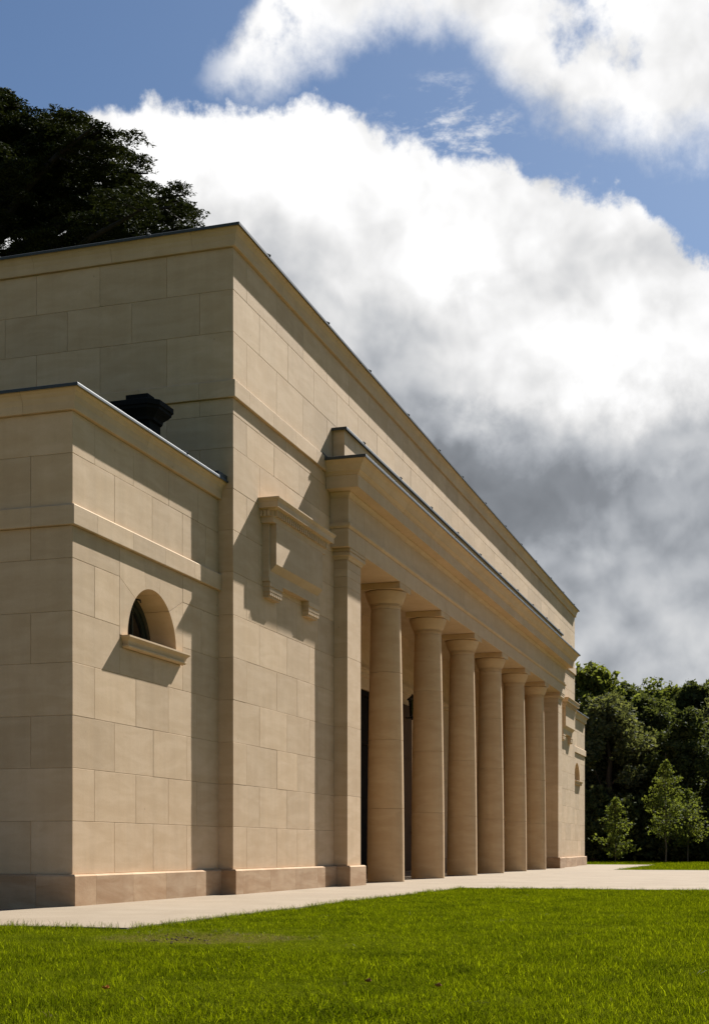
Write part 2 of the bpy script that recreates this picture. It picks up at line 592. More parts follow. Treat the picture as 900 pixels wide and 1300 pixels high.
def front_course(parent, xs, yf, z0, z1, depth=0.22, material=None, first_gap=1, last_gap=1, name='stone_block'):
    n = len(xs) - 1
    for i in range(n):
        j = jit()
        block(parent, xs[i], xs[i + 1], yf + j, yf + depth + j, z0, z1, material, name, gx=(first_gap if i == 0 else 1, last_gap if i == n - 1 else 1), gy=(0, 0))


def side_course(parent, ys, xf, z0, z1, depth=0.22, material=None, sgn=1, name='stone_block'):
    for i in range(len(ys) - 1):
        j = jit()
        xa, xb = (xf + j, xf + depth + j) if sgn > 0 else (xf - depth + j, xf + j)
        block(parent, xa, xb, ys[i], ys[i + 1], z0, z1, material, name, gx=(0, 0))


def run(parent, name, pts, prof, step, material, m_ends=(0, 0), corner=0.55, smooth=False):
    """a moulding laid in lengths round the polyline pts: mitred corner stones, straight stones between them"""
    pts = [Vector(p) for p in pts]
    made = []
    zref = min(z for d, z in prof)
    cut = []
    for i in range(len(pts) - 1):
        a, b_ = pts[i], pts[i + 1]
        h = (b_ - a).normalized()
        L = (b_ - a).length
        s0 = corner if i > 0 else 0
        s1 = L - (corner if i < len(pts) - 2 else 0)
        k = max(1, round((s1 - s0) / step))
        st = (s1 - s0) / k
        for j in range(k):
            q0 = a + h * (s0 + st * j + GAP)
            q1 = a + h * (s0 + st * (j + 1) - GAP)
            key = (name, id(prof), round(st, 4), round(h.x, 3), round(h.y, 3), material.name)
            end0 = m_ends[0] if (i == 0 and j == 0) else 0
            end1 = m_ends[1] if (i == len(pts) - 2 and j == k - 1) else 0
            if end0 or end1 or key not in CACHE:
                mb = MB()
                mb.seg(q0, q1, prof, end0, end1)
                me = mb.mesh(name, material, (q0.x, q0.y, zref), smooth)
                if not (end0 or end1):
                    CACHE[key] = me
            else:
                me = CACHE[key]
            made.append(link(name, me, (q0.x, q0.y, zref), parent))
        if i < len(pts) - 2:
            c_ = pts[i + 1]
            h2 = (pts[i + 2] - c_).normalized()
            n1 = Vector((h.y, -h.x))
            turn = 1 if h2.dot(n1) < 0 else -1          # convex corners run out along the offset
            mb = MB()
            mb.seg(c_ - h * (corner - GAP), c_, prof, 0, turn, True, False)
            mb.seg(c_, c_ + h2 * (corner - GAP), prof, turn, 0, False, True)
            made.append(mb.build(name, material, parent, smooth, (c_.x, c_.y, zref)))
    return made


# ================================================================== GROUND
def sheet(name, poly, z0, z1, material, kind='structure', zfun=None, res=None):
    mb = MB()
    n = len(poly)
    mb.add([(x, y, z1) for x, y in poly] + [(x, y, z0) for x, y in poly],
           [tuple(range(n))] + [(i, i + n, (i + 1) % n + n, (i + 1) % n) for i in range(n)])
    return tag(mb.build(name, material, None), kind=kind)


ground = sheet('ground', [(-900, -1200), (1800, -1200), (1800, 1200), (-900, 1200)], -0.6, -0.16, M_TURF)

# paving: a strip along the building and a forecourt before the portico, falling away a little beside the near wing
mb = MB()
xs_ = [-46, -30, -18, -11, -7.72, -5.6, -4.0, -2.0, 0, 4.1, 10, 16, 24.4, 32, 37.2, 38.4]
ys_ = [-40, -24, -12, -6, -2.3, -0.9, 0.22, 1.2, 2.4, 4, 18]


def pave_z(x, y):
    if y > 0.22 and x < -1:
        return -0.05 * min((y - 0.22) / 0.95, 2.2)
    return 0.0


idx = {}
for i, x in enumerate(xs_):
    for j, y in enumerate(ys_):
        idx[i, j] = len(mb.v)
        mb.v.append((x, y, pave_z(x, y)))
cells = set()
for i in range(len(xs_) - 1):
    for j in range(len(ys_) - 1):
        xm, ym = (xs_[i] + xs_[i + 1]) / 2, (ys_[j] + ys_[j + 1]) / 2
        if (ym > -2.3 and xm > -7.72) or (ym > -0.9) or 4.1 < xm < 24.4:  # beyond the strip, an out-of-view terrace added to bounce warm light on shaded walls
            cells.add((i, j))
            mb.f.append((idx[i, j], idx[i + 1, j], idx[i + 1, j + 1], idx[i, j + 1]))
for (i, j) in cells:
    for (di, dj, p, q) in ((-1, 0, (i, j), (i, j + 1)), (1, 0, (i + 1, j), (i + 1, j + 1)), (0, -1, (i, j), (i + 1, j)), (0, 1, (i, j + 1), (i + 1, j + 1))):
        if (i + di, j + dj) not in cells:
            a, b_ = mb.v[idx[p]], mb.v[idx[q]]
            mb.add([a, b_, (b_[0], b_[1], -0.3), (a[0], a[1], -0.3)], [(0, 1, 2, 3)])
tag(mb.build('pavement', M_PAVE, None), kind='structure')


def lawn_z(x, y):
    return 0.012 * mnoise.noise((x * 0.6, y * 0.6, 0.3)) + 0.008 * mnoise.noise((x * 2.1, y * 2.1, 1.7)) - 0.012


def lawn_sheet(name, rects, step):
    mb = MB()
    for (x0, x1, y0, y1) in rects:
        nx, ny = max(2, int((x1 - x0) / step)), max(2, int((y1 - y0) / step))
        g = [[len(mb.v) + i * (ny + 1) + j for j in range(ny + 1)] for i in range(nx + 1)]
        for i in range(nx + 1):
            for j in range(ny + 1):
                x, y = x0 + (x1 - x0) * i / nx, y0 + (y1 - y0) * j / ny
                mb.v.append((x, y, lawn_z(x, y)))
        for i in range(nx):
            for j in range(ny):
                mb.f.append((g[i][j], g[i + 1][j], g[i + 1][j + 1], g[i][j + 1]))
    return tag(mb.build(name, M_TURF, None, True, fixn=False), kind='structure')


lawn_sheet('lawn', [(-30, -7.72, -16, -0.9), (-7.72, 4.1, -16, -2.3)], 0.25)
lawn_sheet('lawn', [(24.4, 75, -40, -2.3)], 1.0)
lawn_sheet('lawn', [(38.4, 75, -2.3, 30)], 1.0)


# ---- grass blades
def clump(name, n, hmin, hmax, spread, wid, material, lean=0.6):
    mb = MB()
    for _ in range(n):
        a = random.uniform(0, 6.283)
        r_ = spread * math.sqrt(random.random())
        x, y = r_ * math.cos(a), r_ * math.sin(a)
        h = random.uniform(hmin, hmax)
        w = wid * random.uniform(0.7, 1.3)
        b_ = random.uniform(0, 6.283)
        l_ = h * lean * random.uniform(0.1, 1.2)
        dxy = Vector((math.cos(b_), math.sin(b_), 0))
        side = Vector((-dxy.y, dxy.x, 0)) * w
        p0 = Vector((x, y, -0.01))
        p1 = p0 + Vector((0, 0, h * 0.5)) + dxy * l_ * 0.22
        p2 = p0 + Vector((0, 0, h * (1 - 0.18 * lean))) + dxy * l_ * 0.7
        p3 = p0 + Vector((0, 0, h * (1 - 0.1 * lean))) + dxy * l_ * 1.2
        mb.add([p0 - side, p0 + side, p1 - side * 0.85, p1 + side * 0.85, p2 - side * 0.5, p2 + side * 0.5, p3], [(0, 1, 3, 2), (2, 3, 5, 4), (4, 5, 6)])
    return mb.mesh(name, material, (0, 0, 0), True, fixn=False)


def scatter(name, pts, scales, protos, label=None):
    """points carrying a blade clump each, put there by geometry nodes"""
    me = bpy.data.meshes.new(name)
    me.from_pydata([tuple(p) for p in pts], [], [])
    at = me.attributes.new('size', 'FLOAT', 'POINT')
    at.data.foreach_set('value', np.asarray(scales, dtype=np.float32))
    o = link(name, me, (0, 0, 0))
    ng = bpy.data.node_groups.new(name, 'GeometryNodeTree')
    ng.interface.new_socket('Geometry', in_out='INPUT', socket_type='NodeSocketGeometry')
    ng.interface.new_socket('Geometry', in_out='OUTPUT', socket_type='NodeSocketGeometry')
    N, L = ng.nodes, ng.links
    gi, go = N.new('NodeGroupInput'), N.new('NodeGroupOutput')
    ins = N.new('GeometryNodeInstanceOnPoints')
    join = N.new('GeometryNodeJoinGeometry')
    # each prototype mesh is held by a hidden-from-nothing node input: built as an object kept out of the scene
    for pm in reversed(protos):
        po = bpy.data.objects.new(pm.name, pm)
        oi = N.new('GeometryNodeObjectInfo')
        oi.inputs['Object'].default_value = po
        oi.inputs['As Instance'].default_value = True
        L.new(oi.outputs['Geometry'], join.inputs[0])
    L.new(gi.outputs[0], ins.inputs['Points'])
    L.new(join.outputs[0], ins.inputs['Instance'])
    ins.inputs['Pick Instance'].default_value = True
    ri = N.new('FunctionNodeRandomValue')
    ri.data_type = 'INT'
    ri.inputs[4].default_value = 0
    ri.inputs[5].default_value = len(protos) - 1
    L.new(ri.outputs[2], ins.inputs['Instance Index'])
    rv = N.new('FunctionNodeRandomValue')
    rv.data_type = 'FLOAT_VECTOR'
    rv.inputs[0].default_value = (-0.15, -0.15, 0)
    rv.inputs[1].default_value = (0.15, 0.15, 6.283)
    L.new(rv.outputs[0], ins.inputs['Rotation'])
    na = N.new('GeometryNodeInputNamedAttribute')
    na.data_type = 'FLOAT'
    na.inputs['Name'].default_value = 'size'
    L.new(na.outputs['Attribute'], ins.inputs['Scale'])
    L.new(ins.outputs[0], go.inputs[0])
    md = o.modifiers.new('blades', 'NODES')
    md.node_group = ng
    return o


cl = [clump('grass_clump', 17, 0.018, 0.044, 0.05, 0.00115, M_GRASS, 0.95) for _ in range(8)]
cl_tall = [clump('grass_tuft', 9, 0.045, 0.085, 0.045, 0.0016, M_GRASS, 0.9) for _ in range(4)]
cl_dry = [clump('dry_grass_clump', 5, 0.02, 0.045, 0.05, 0.0018, M_STRAW, 1.3) for _ in range(2)]
cs, sn = math.cos(TH), math.sin(TH)


def lawn_points(density, dmin, dmax, rects, margin=0.34):
    out = []
    for (x0, x1, y0, y1) in rects:
        n = int((x1 - x0) * (y1 - y0) * density)
        X = rng.uniform(x0, x1, n)
        Y = rng.uniform(y0, y1, n)
        w = cs * (X - CAM[0]) + sn * (Y - CAM[1])
        r_ = sn * (X - CAM[0]) - cs * (Y - CAM[1])
        ok = (w > dmin) & (w <= dmax) & (np.abs(r_) < margin * w + 0.4)
        out.append(np.stack([X[ok], Y[ok]], 1))
    return np.concatenate(out)


near_rects = [(-16, -7.70, -16, -0.88), (-7.70, 4.13, -16, -2.27)]
pn = lawn_points(640, 3.6, 9, near_rects)
pm_ = lawn_points(420, 9, 24, near_rects)
pts2 = np.concatenate([pn, pm_])
dirt = np.hypot((pts2[:, 0] + 8.55) / 0.75, (pts2[:, 1] + 3.35) / 0.95)
nz = np.array([mnoise.noise((p[0] * 5, p[1] * 5, 0.0)) for p in pts2]) * 0.45
keep = (dirt + nz > 1.0) | (rng.random(len(pts2)) < 0.42)
pts2 = pts2[keep]
var = np.array([mnoise.noise((p[0] * 0.9, p[1] * 0.9, 5.0)) for p in pts2])
sz = (0.95 + 0.35 * var) * rng.uniform(0.75, 1.3, len(pts2))
dirt = np.hypot((pts2[:, 0] + 8.55) / 0.75, (pts2[:, 1] + 3.35) / 0.95)
sz *= np.where(dirt < 1.7, 0.65, 1.0)
tag(scatter('grass', [(x, y, lawn_z(x, y)) for x, y in pts2], sz, cl), 'short mown green grass growing on the near lawn', 'grass', kind='stuff')
pt = lawn_points(20, 3.8, 24, near_rects)
v2 = np.array([mnoise.noise((p[0] * 0.75 + 4, p[1] * 0.75, 9.0)) for p in pt])
pt = pt[(v2 > 0.18) | (rng.random(len(pt)) < 0.06)]
edge = rng.uniform(0, 1, 260)
pe = np.stack([-7.7 + 11.8 * edge, -2.3 - rng.uniform(0, 0.12, 260)], 1)
pe2 = np.stack([4.1 - rng.uniform(0, 0.15, 120), -2.3 - 8 * rng.uniform(0, 1, 120)], 1)
e3_ = rng.uniform(0, 1, 160)
pe3 = np.stack([-15 + 7.3 * e3_, -0.9 - rng.uniform(-0.03, 0.14, 160)], 1)
pe4 = np.stack([-7.72 + rng.uniform(-0.12, 0.03, 50), -0.9 - 1.4 * rng.uniform(0, 1, 50)], 1)
pt = np.concatenate([pt, pe, pe2, pe3, pe4])
tag(scatter('tall_grass', [(x, y, lawn_z(x, y)) for x, y in pt], rng.uniform(0.6, 1.15, len(pt)), cl_tall), 'longer pale tufts standing out of the near lawn', 'grass', kind='stuff')
pd = lawn_points(1.2, 3.8, 20, near_rects)
aa = rng.uniform(0, 6.283, 60)
rr_ = np.sqrt(rng.random(60))
pd = np.concatenate([pd, np.stack([-8.55 + 0.7 * rr_ * np.cos(aa), -3.35 + 0.9 * rr_ * np.sin(aa)], 1)])
tag(scatter('dry_grass', [(x, y, lawn_z(x, y)) for x, y in pd], rng.uniform(0.7, 1.2, len(pd)), cl_dry), 'dry straw coloured clippings lying in the near lawn', 'grass', kind='stuff')
pf = lawn_points(26, 36, 92, [(24.4, 75, -40, -2.3), (38.4, 75, -2.3, 20)], 0.36)
tag(scatter('far_grass', [(x, y, lawn_z(x, y)) for x, y in pf], rng.uniform(1.6, 2.6, len(pf)), cl), 'mown grass of the far lawn beyond the forecourt', 'grass', kind='stuff')

# ================================================================== BUILDING
CXB = 16.05                      # middle of the symmetrical front
ML, MR = 0.0, 32.1               # main block
WY, WX = 0.22, -4.11             # near wing: front plane, outer corner
PX0, PX1, PY = 4.46, 5.22, -0.24  # near pilaster
EX, EY = 4.26, -0.32             # entablature corner and front
DEPTH = 12.0
bld = tag(empty('stone_building', (CXB, 0, 0)), 'long pale limestone building with six plain columns in a recessed portico', 'building')
T_PL = 0.352
rows_lo = [T_PL, 0.95, 1.55, 2.14, 2.735, 3.332, 3.93, 4.53, 5.12, 5.70, 6.276, 6.746, 6.971]
rows_up = [7.221, 7.905, 8.493, 9.08]

# ---- main walls (core = the mortar behind the joints)
mb = MB()
I = 0.008
mb.box(I, PX1 - I, I, 3.2, -0.2, 6.9)
mb.box(MR - PX1 + I, MR - I, I, 3.2, -0.2, 6.9)
mb.box(I, MR - I, 3.35, DEPTH - I, -0.2, 9.2)
mb.box(I, MR - I, I, 3.4, 6.72, 9.2)
wall = mb.build('main_wall', M_MORTAR, bld)
for k in range(len(rows_lo) - 1):
    z0, z1 = rows_lo[k], rows_lo[k + 1]
    A = k % 2 == 0
    f, s_ = (0.5, 1.02) if A else (1.0, 0.51)
    # near front bay with its solid corner stone
    j = jit()
    block(wall, ML, ML + f, j, s_, z0, z1, gx=(0, 1), gy=(0, 1))
    xs = [f] + ([1.72, 2.62, 3.62] if A else [2.16, 3.20]) + [PX0]
    if z1 > 5.6:
        xs = [f, 1.6, 2.7, 3.7, PX0] if A else [f, 2.1, 3.2, PX0]
    front_course(wall, xs, 0, z0, z1)
    front_course(wall, [MR - x for x in reversed(xs)] , 0, z0, z1)
    block(wall, MR - f, MR, jit(), s_, z0, z1, gx=(1, 0), gy=(0, 1))
    # outer side, above the wing roof
    if z1 > 5.6:
        side_course(wall, splits(s_, 8.0, 1.06, 1.04), ML, z0, z1)
for k in range(len(rows_up) - 1):
    z0, z1 = rows_up[k], rows_up[k + 1]
    A = k % 2 == 0
    f, s_ = (0.5, 1.02) if A else (1.0, 0.51)
    block(wall, ML, ML + f, jit(), s_, z0, z1, gx=(0, 1), gy=(0, 1))
    n = 26 if A else 25
    xs = [f + (MR - 2 * f) * i / n for i in range(n + 1)]
    front_course(wall, xs, 0, z0, z1)
    block(wall, MR - f, MR, jit(), s_, z0, z1, gx=(1, 0), gy=(0, 1))
    side_course(wall, splits(s_, 8.0, 1.06, 1.04), ML, z0, z1)
# wall stone beyond the laid blocks at the back
mb = MB()
mb.box(0, 0.3, 8.0, DEPTH, 5.7, 9.08)
mb.box(MR - 0.3, MR, 1.02, DEPTH, 0, 9.08)
mb.box(0.3, MR - 0.3, DEPTH - 0.3, DEPTH, 0, 9.08)
mb.build('rear_wall', M_STONE, bld)
# quoin side below the wing roof: the narrow strip of the main block's side beside the wing
PLINTH = [(-0.15, -0.2), (0.075, -0.2), (0.075, T_PL - 0.02), (0.055, T_PL), (-0.15, T_PL)]
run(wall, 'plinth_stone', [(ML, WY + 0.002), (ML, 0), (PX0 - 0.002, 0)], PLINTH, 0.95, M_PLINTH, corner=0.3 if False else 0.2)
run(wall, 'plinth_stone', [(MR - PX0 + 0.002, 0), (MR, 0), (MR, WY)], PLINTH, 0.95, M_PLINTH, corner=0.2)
STRING = [(-0.15, 6.974), (0.044, 6.974), (0.047, 6.98), (0.047, 7.205), (0.034, 7.219), (-0.15, 7.219)]
run(wall, 'string_course_stone', [(ML, 8), (ML, 0), (EX + 0.12, 0)], STRING, 1.0, M_STONE, corner=0.5)
run(wall, 'string_course_stone', [(MR - EX - 0.12, 0), (MR, 0), (MR, 8)], STRING, 1.0, M_STONE, corner=0.5)
MAINC = [(-0.2, 9.083), (0.045, 9.083), (0.05, 9.10), (0.056, 9.17), (0.072, 9.235), (0.10, 9.285), (0.128, 9.31), (0.13, 9.335), (-0.2, 9.335)]
run(wall, 'cornice_stone', [(ML, DEPTH), (ML, 0), (MR, 0), (MR, DEPTH)], MAINC, 1.22, M_TRIM, corner=0.6)
COPM = [(-0.45, 9.338), (0.150, 9.338), (0.155, 9.31), (0.158, 9.314), (0.158, 9.348), (0.145, 9.358), (-0.45, 9.40)]
run(wall, 'lead_coping', [(ML, DEPTH), (ML, 0), (MR, 0), (MR, DEPTH)], COPM, 2.44, M_LEAD, corner=1.2)


def roll(parent, a, b_, z, r_=0.017):
    """a lead roll seam lying across a coping"""
    mb = MB()
    mb.tube([(a[0], a[1], z - 0.012), (a[0] * 0.9 + b_[0] * 0.1, a[1] * 0.9 + b_[1] * 0.1, z + 0.01), (b_[0], b_[1], z + 0.02)], [r_ * 0.8, r_, r_], 8)
    return mb.build('lead_roll', M_ROLL, parent, True)


for i in range(13):
    xx = 1.2 + 2.475 * i + random.uniform(-0.25, 0.25)
    roll(wall, (xx, -0.16), (xx, 0.3), 9.37, 0.026)
for i in range(4):
    roll(wall, (-0.16, 1.25 + 2.45 * i), (0.3, 1.25 + 2.45 * i), 9.375, 0.022)
mb = MB()
mb.box(0.2, MR - 0.2, 0.2, DEPTH - 0.2, 9.2, 9.36)
mb.build('roof', M_LEAD, bld)


# ---- wings
def wing(mirror):
    fx = (lambda x: x) if not mirror else (lambda x: MR - x)

    def fr(parent, xs, yf, z0, z1, **kw):
        xs = [fx(x) for x in xs]
        front_course(parent, sorted(xs), yf, z0, z1, **kw)

    WD = 9.0
    XM = -2.085            # window middle
    RW = 0.69
    ZS = 3.215             # sill top = springing
    rows = [T_PL, 0.953, 1.55, 2.14, 2.735, 3.31, 3.905, 4.267]
    rows2 = [4.501, 5.08, 5.549]
    mb = MB()

    def bx(x0, x1, *a):
        q = sorted((fx(x0), fx(x1)))
        mb.box(q[0], q[1], *a)
    # core with the window recess left open
    wl, wr = XM - RW - 0.02, XM + RW + 0.02
    bx(WX + I, 0.0, WY + 0.62, WD, -0.2, 5.7)
    bx(WX + I, wl, WY + I, WY + 0.64, -0.2, 5.7)
    bx(wr, 0.0, WY + I, WY + 0.64, -0.2, 5.7)
    bx(wl - 0.01, wr + 0.01, WY + I, WY + 0.64, -0.2, ZS - 0.06)
    bx(wl - 0.01, wr + 0.01, WY + I, WY + 0.64, ZS + RW + 0.02, 5.7)
    w = mb.build('wing_wall', M_MORTAR, bld)
    for k in range(len(rows) - 1):
        z0, z1 = rows[k], rows[k + 1]
        A = k % 2 == 0
        f, s_ = ((1.0 if k < 4 else 1.13), 0.53) if A else (0.51, 1.06)
        q = sorted((fx(WX), fx(WX + f)))
        block(w, q[0], q[1], WY + jit(), WY + s_, z0, z1, gx=((0, 1) if not mirror else (1, 0)), gy=(0, 1))
        if k < 4:
            xs = [WX + f, -2.07, -1.06, 0] if A else [WX + f, -2.55, -1.63, -0.75, 0]
            fr(w, xs, WY, z0, z1)
        elif k == 4:
            fr(w, [-2.98, -2.07, -1.19], WY, z0, 3.06)
            fr(w, [-1.19, 0], WY, z0, z1)
        elif k == 5:
            fr(w, [WX + f, -2.98], WY, z0, z1)
            fr(w, [-1.19, -0.6, 0], WY, z0, z1)
        else:
            fr(w, [-1.19, 0], WY, z0, z1)
        if not mirror:
            side_course(w, splits(WY + s_, 5.2, 1.04, 1.04), WX, z0, z1)
    for k in range(2):
        z0, z1 = rows2[k], rows2[k + 1]
        f, s_ = (1.0, 0.53) if k == 0 else (0.51, 1.06)
        q = sorted((fx(WX), fx(WX + f)))
        block(w, q[0], q[1], WY + jit(), WY + s_, z0, z1, gx=((0, 1) if not mirror else (1, 0)), gy=(0, 1))
        fr(w, [WX + f, -2.1, -1.2, -0.45, 0] if k == 0 else [WX + f, -2.62, -1.62, -0.7, 0], WY, z0, z1)
        if not mirror:
            side_course(w, splits(WY + s_, 5.2, 1.04, 1.04), WX, z0, z1)
    mb = MB()
    if not mirror:
        mb.box(WX, WX + 0.3, 5.2, WD, -0.2, 5.55)
    else:
        mb.box(fx(WX) - 0.3, fx(WX), 1.06, WD, -0.2, 5.55)
    q = sorted((fx(WX + 0.3), fx(0)))
    mb.box(q[0], q[1], WD - 0.3, WD, -0.2, 5.55)
    mb.build('rear_wall', M_STONE, w)
    path = [(WX, WD), (WX, WY), (-0.001, WY)] if not mirror else [(MR + 0.001, WY), (fx(WX), WY), (fx(WX), WD)]
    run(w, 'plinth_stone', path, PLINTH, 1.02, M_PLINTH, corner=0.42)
    ST = [(-0.15, 4.27), (0.044, 4.27), (0.047, 4.276), (0.047, 4.486), (0.034, 4.5), (-0.15, 4.5)]
    run(w, 'string_course_stone', path, ST, 0.95, M_STONE, corner=0.5)
    WC = [(-0.2, 5.552), (0.045, 5.552), (0.05, 5.57), (0.055, 5.64), (0.07, 5.70), (0.095, 5.745), (0.122, 5.768), (0.124, 5.79), (-0.2, 5.79)]
    run(w, 'cornice_stone', path, WC, 1.2, M_TRIM, corner=0.6)
    CP = [(-0.5, 5.793), (0.142, 5.793), (0.146, 5.772), (0.149, 5.772), (0.149, 5.795), (0.147, 5.804), (0.141, 5.811), (0.132, 5.815), (-0.5, 5.85)]
    run(w, 'lead_coping', path, CP, 2.2, M_LEAD, corner=1.6, smooth=True)
    roll(w, (fx(-1.35), WY - 0.15), (fx(-1.35), WY + 0.4), 5.83, 0.022)
    if not mirror:
        for y in (1.8, 4.2):
            roll(w, (WX - 0.15, y), (WX + 0.4, y), 5.83, 0.022)
    # lead flashing where the coping runs into the main block
    mb = MB()
    q = sorted((fx(-0.30), fx(0.0)))
    mb.box(q[0], q[1] + (0.0 if not mirror else 0.0), WY - 0.13, WY + 0.25, 5.80, 5.875)
    mb.build('lead_flashing', M_LEAD, w)
    mb = MB()
    q = sorted((fx(WX + 0.3), fx(-0.02)))
    mb.box(q[0], q[1], WY + 0.3, WD - 0.2, 5.65, 5.80)
    mb.build('roof', M_LEAD, w)
    # voussoirs round the half-round window
    xl, xr = -2.98, -1.19

    def arc(a0, a1, n=8):
        return [(XM + RW * math.cos(R(a0 + (a1 - a0) * i / n)), ZS + RW * math.sin(R(a0 + (a1 - a0) * i / n))) for i in range(n + 1)]
    top = rows[7]
    g = 0.0028
    vou = [
        arc(0, 46) + [(xr - g, 3.905 - g), (xr - g, ZS)],
        arc(46.5, 74) + [(XM + 0.26 - g, top - g), (xr - g, top - g), (xr - g, 3.905 + g)],
        arc(74.5, 105.5) + [(XM - 0.26 + g, top - g), (XM + 0.26 + g * 0, top - g)],
        arc(106, 133.5) + [(xl + g, 3.905 + g), (xl + g, top - g), (XM - 0.26 - g * 0, top - g)],
        arc(134, 180) + [(xl + g, ZS), (xl + g, 3.905 - g)],
    ]
    for poly in vou:
        mb = MB()
        mb.extrude([(fx(x), z) for x, z in poly], WY + jit(), WY + 0.40)
        mb.build('voussoir', M_STONE, w, True)
    # sill
    win = empty('arched_window', (fx(XM), WY, ZS), bld)
    SP = [(-0.42, 3.065), (0.055, 3.065), (0.075, 3.082), (0.075, 3.10), (0.06, 3.104), (0.075, 3.15), (0.11, 3.185), (0.115, 3.19), (0.115, 3.21), (-0.42, 3.222)]
    mb = MB()
    q = sorted((fx(xl + 0.04), fx(xr + 0.0)))
    pr = [(max(d, 0.0), z) for d, z in SP]
    mb.seg((q[0] + 0.115, WY), (q[1] - 0.115, WY), pr, 1, 1, False, False)
    mb.seg((q[0] + 0.115, WY + 0.02), (q[0] + 0.115, WY), pr, 0, 1, True, False)
    mb.seg((q[1] - 0.115, WY), (q[1] - 0.115, WY + 0.02), pr, 1, 0, False, True)
    mb.box(q[0] + 0.13, q[1] - 0.13, WY - 0.05, WY + 0.42, 3.07, 3.212)
    mb.build('sill', M_STONE, win)
    # frame: half-round rim, two bars and the glass
    yf = WY + 0.36

    def ring(r0, r1, y0, y1, n=24):
        o_ = []
        for r_ in (r0, r1):
            o_.append([(XM + r_ * math.cos(math.pi * i / n), ZS + 0.01 + r_ * math.sin(math.pi * i / n)) for i in range(n + 1)])
        return o_[1] + list(reversed(o_[0]))
    mb = MB()
    mb.extrude([(fx(x), z) for x, z in ring(RW - 0.09, RW + 0.01, 0, 0)], yf, yf + 0.10)
    q = sorted((fx(XM - RW), fx(XM + RW)))
    mb.box(q[0] + 0.09, q[1] - 0.09, yf + 0.002, yf + 0.098, ZS + 0.008, ZS + 0.09)
    mb.extrude([(fx(x), z) for x, z in ring(RW - 0.15, RW - 0.088, 0, 0)], yf + 0.025, yf + 0.09)
    mb.build('frame', M_FRAME, win)
    for xx in (-0.215, 0.215):
        mb = MB()
        mb.box(fx(XM + xx) - 0.018, fx(XM + xx) + 0.018, yf + 0.03, yf + 0.08, ZS + 0.088, ZS + 0.5)
        mb.build('glazing_bar', M_FRAME, win)
    mb = MB()
    n = 24
    poly = [(fx(XM + (RW - 0.1) * math.cos(math.pi * i / n)), ZS + 0.02 + (RW - 0.1) * math.sin(math.pi * i / n)) for i in range(n + 1)]
    mb.extrude(poly, yf + 0.05, yf + 0.062)
    mb.build('pane', M_GLASS, win)
    mb = MB()
    mb.tube([(fx(XM - 0.05), yf, ZS + 0.60), (fx(XM - 0.04), yf - 0.12, ZS + 0.585), (fx(XM - 0.03), yf - 0.2, ZS + 0.565), (fx(XM - 0.03), yf - 0.205, ZS + 0.53)], [0.012] * 4, 6)
    mb.build('window_stay', M_BLACK, win)
    return w, win


w0, win0 = wing(False)
w1, win1 = wing(True)
win0['label'] = 'half-round window in the near wing'
win1['label'] = 'half-round window in the far wing'

# ---- chimney on the near wing roof
ch = empty('chimney', (-1.3, 0.8, 5.8), bld)
mb = MB()
mb.box(-1.44, -1.12, 0.58, 1.06, 5.75, 6.36)
mb.build('chimney_stack', M_CHIM, ch)
mb = MB()


def oct_(o, z, cx_=-1.28, cy_=0.82, hx=0.17, hy_=0.25, c_=0.0):
    x, y = hx + o, hy_ + o
    k = min(0.05 + o * 0.5, 0.12)
    return [(cx_ - x + k, cy_ - y, z), (cx_ + x - k, cy_ - y, z), (cx_ + x, cy_ - y + k, z), (cx_ + x, cy_ + y - k, z),
            (cx_ + x - k, cy_ + y, z), (cx_ - x + k, cy_ + y, z), (cx_ - x, cy_ + y - k, z), (cx_ - x, cy_ - y + k, z)]


lv = [(0.01, 6.28), (0.035, 6.285), (0.04, 6.32), (0.075, 6.36), (0.13, 6.40), (0.14, 6.405), (0.14, 6.445), (0.16, 6.45), (0.16, 6.515), (0.13, 6.53), (0.02, 6.55)]
rings_ = [oct_(*p) for p in lv]
n = 8
mb.add([q for r_ in rings_ for q in r_], [(j * n + i, j * n + (i + 1) % n, (j + 1) * n + (i + 1) % n, (j + 1) * n + i) for j in range(len(lv) - 1) for i in range(n)] +
       [tuple(range(n)), tuple(range((len(lv) - 1) * n, len(lv) * n))])
mb.build('chimney_cap', M_CHIM, ch)
mb = MB()
mb.box(-1.42, -1.14, 0.60, 1.02, 6.53, 6.58)
mb.box(-1.38, -1.18, 0.64, 0.96, 6.57, 6.66)
mb.build('chimney_pot', M_CHIM, ch)


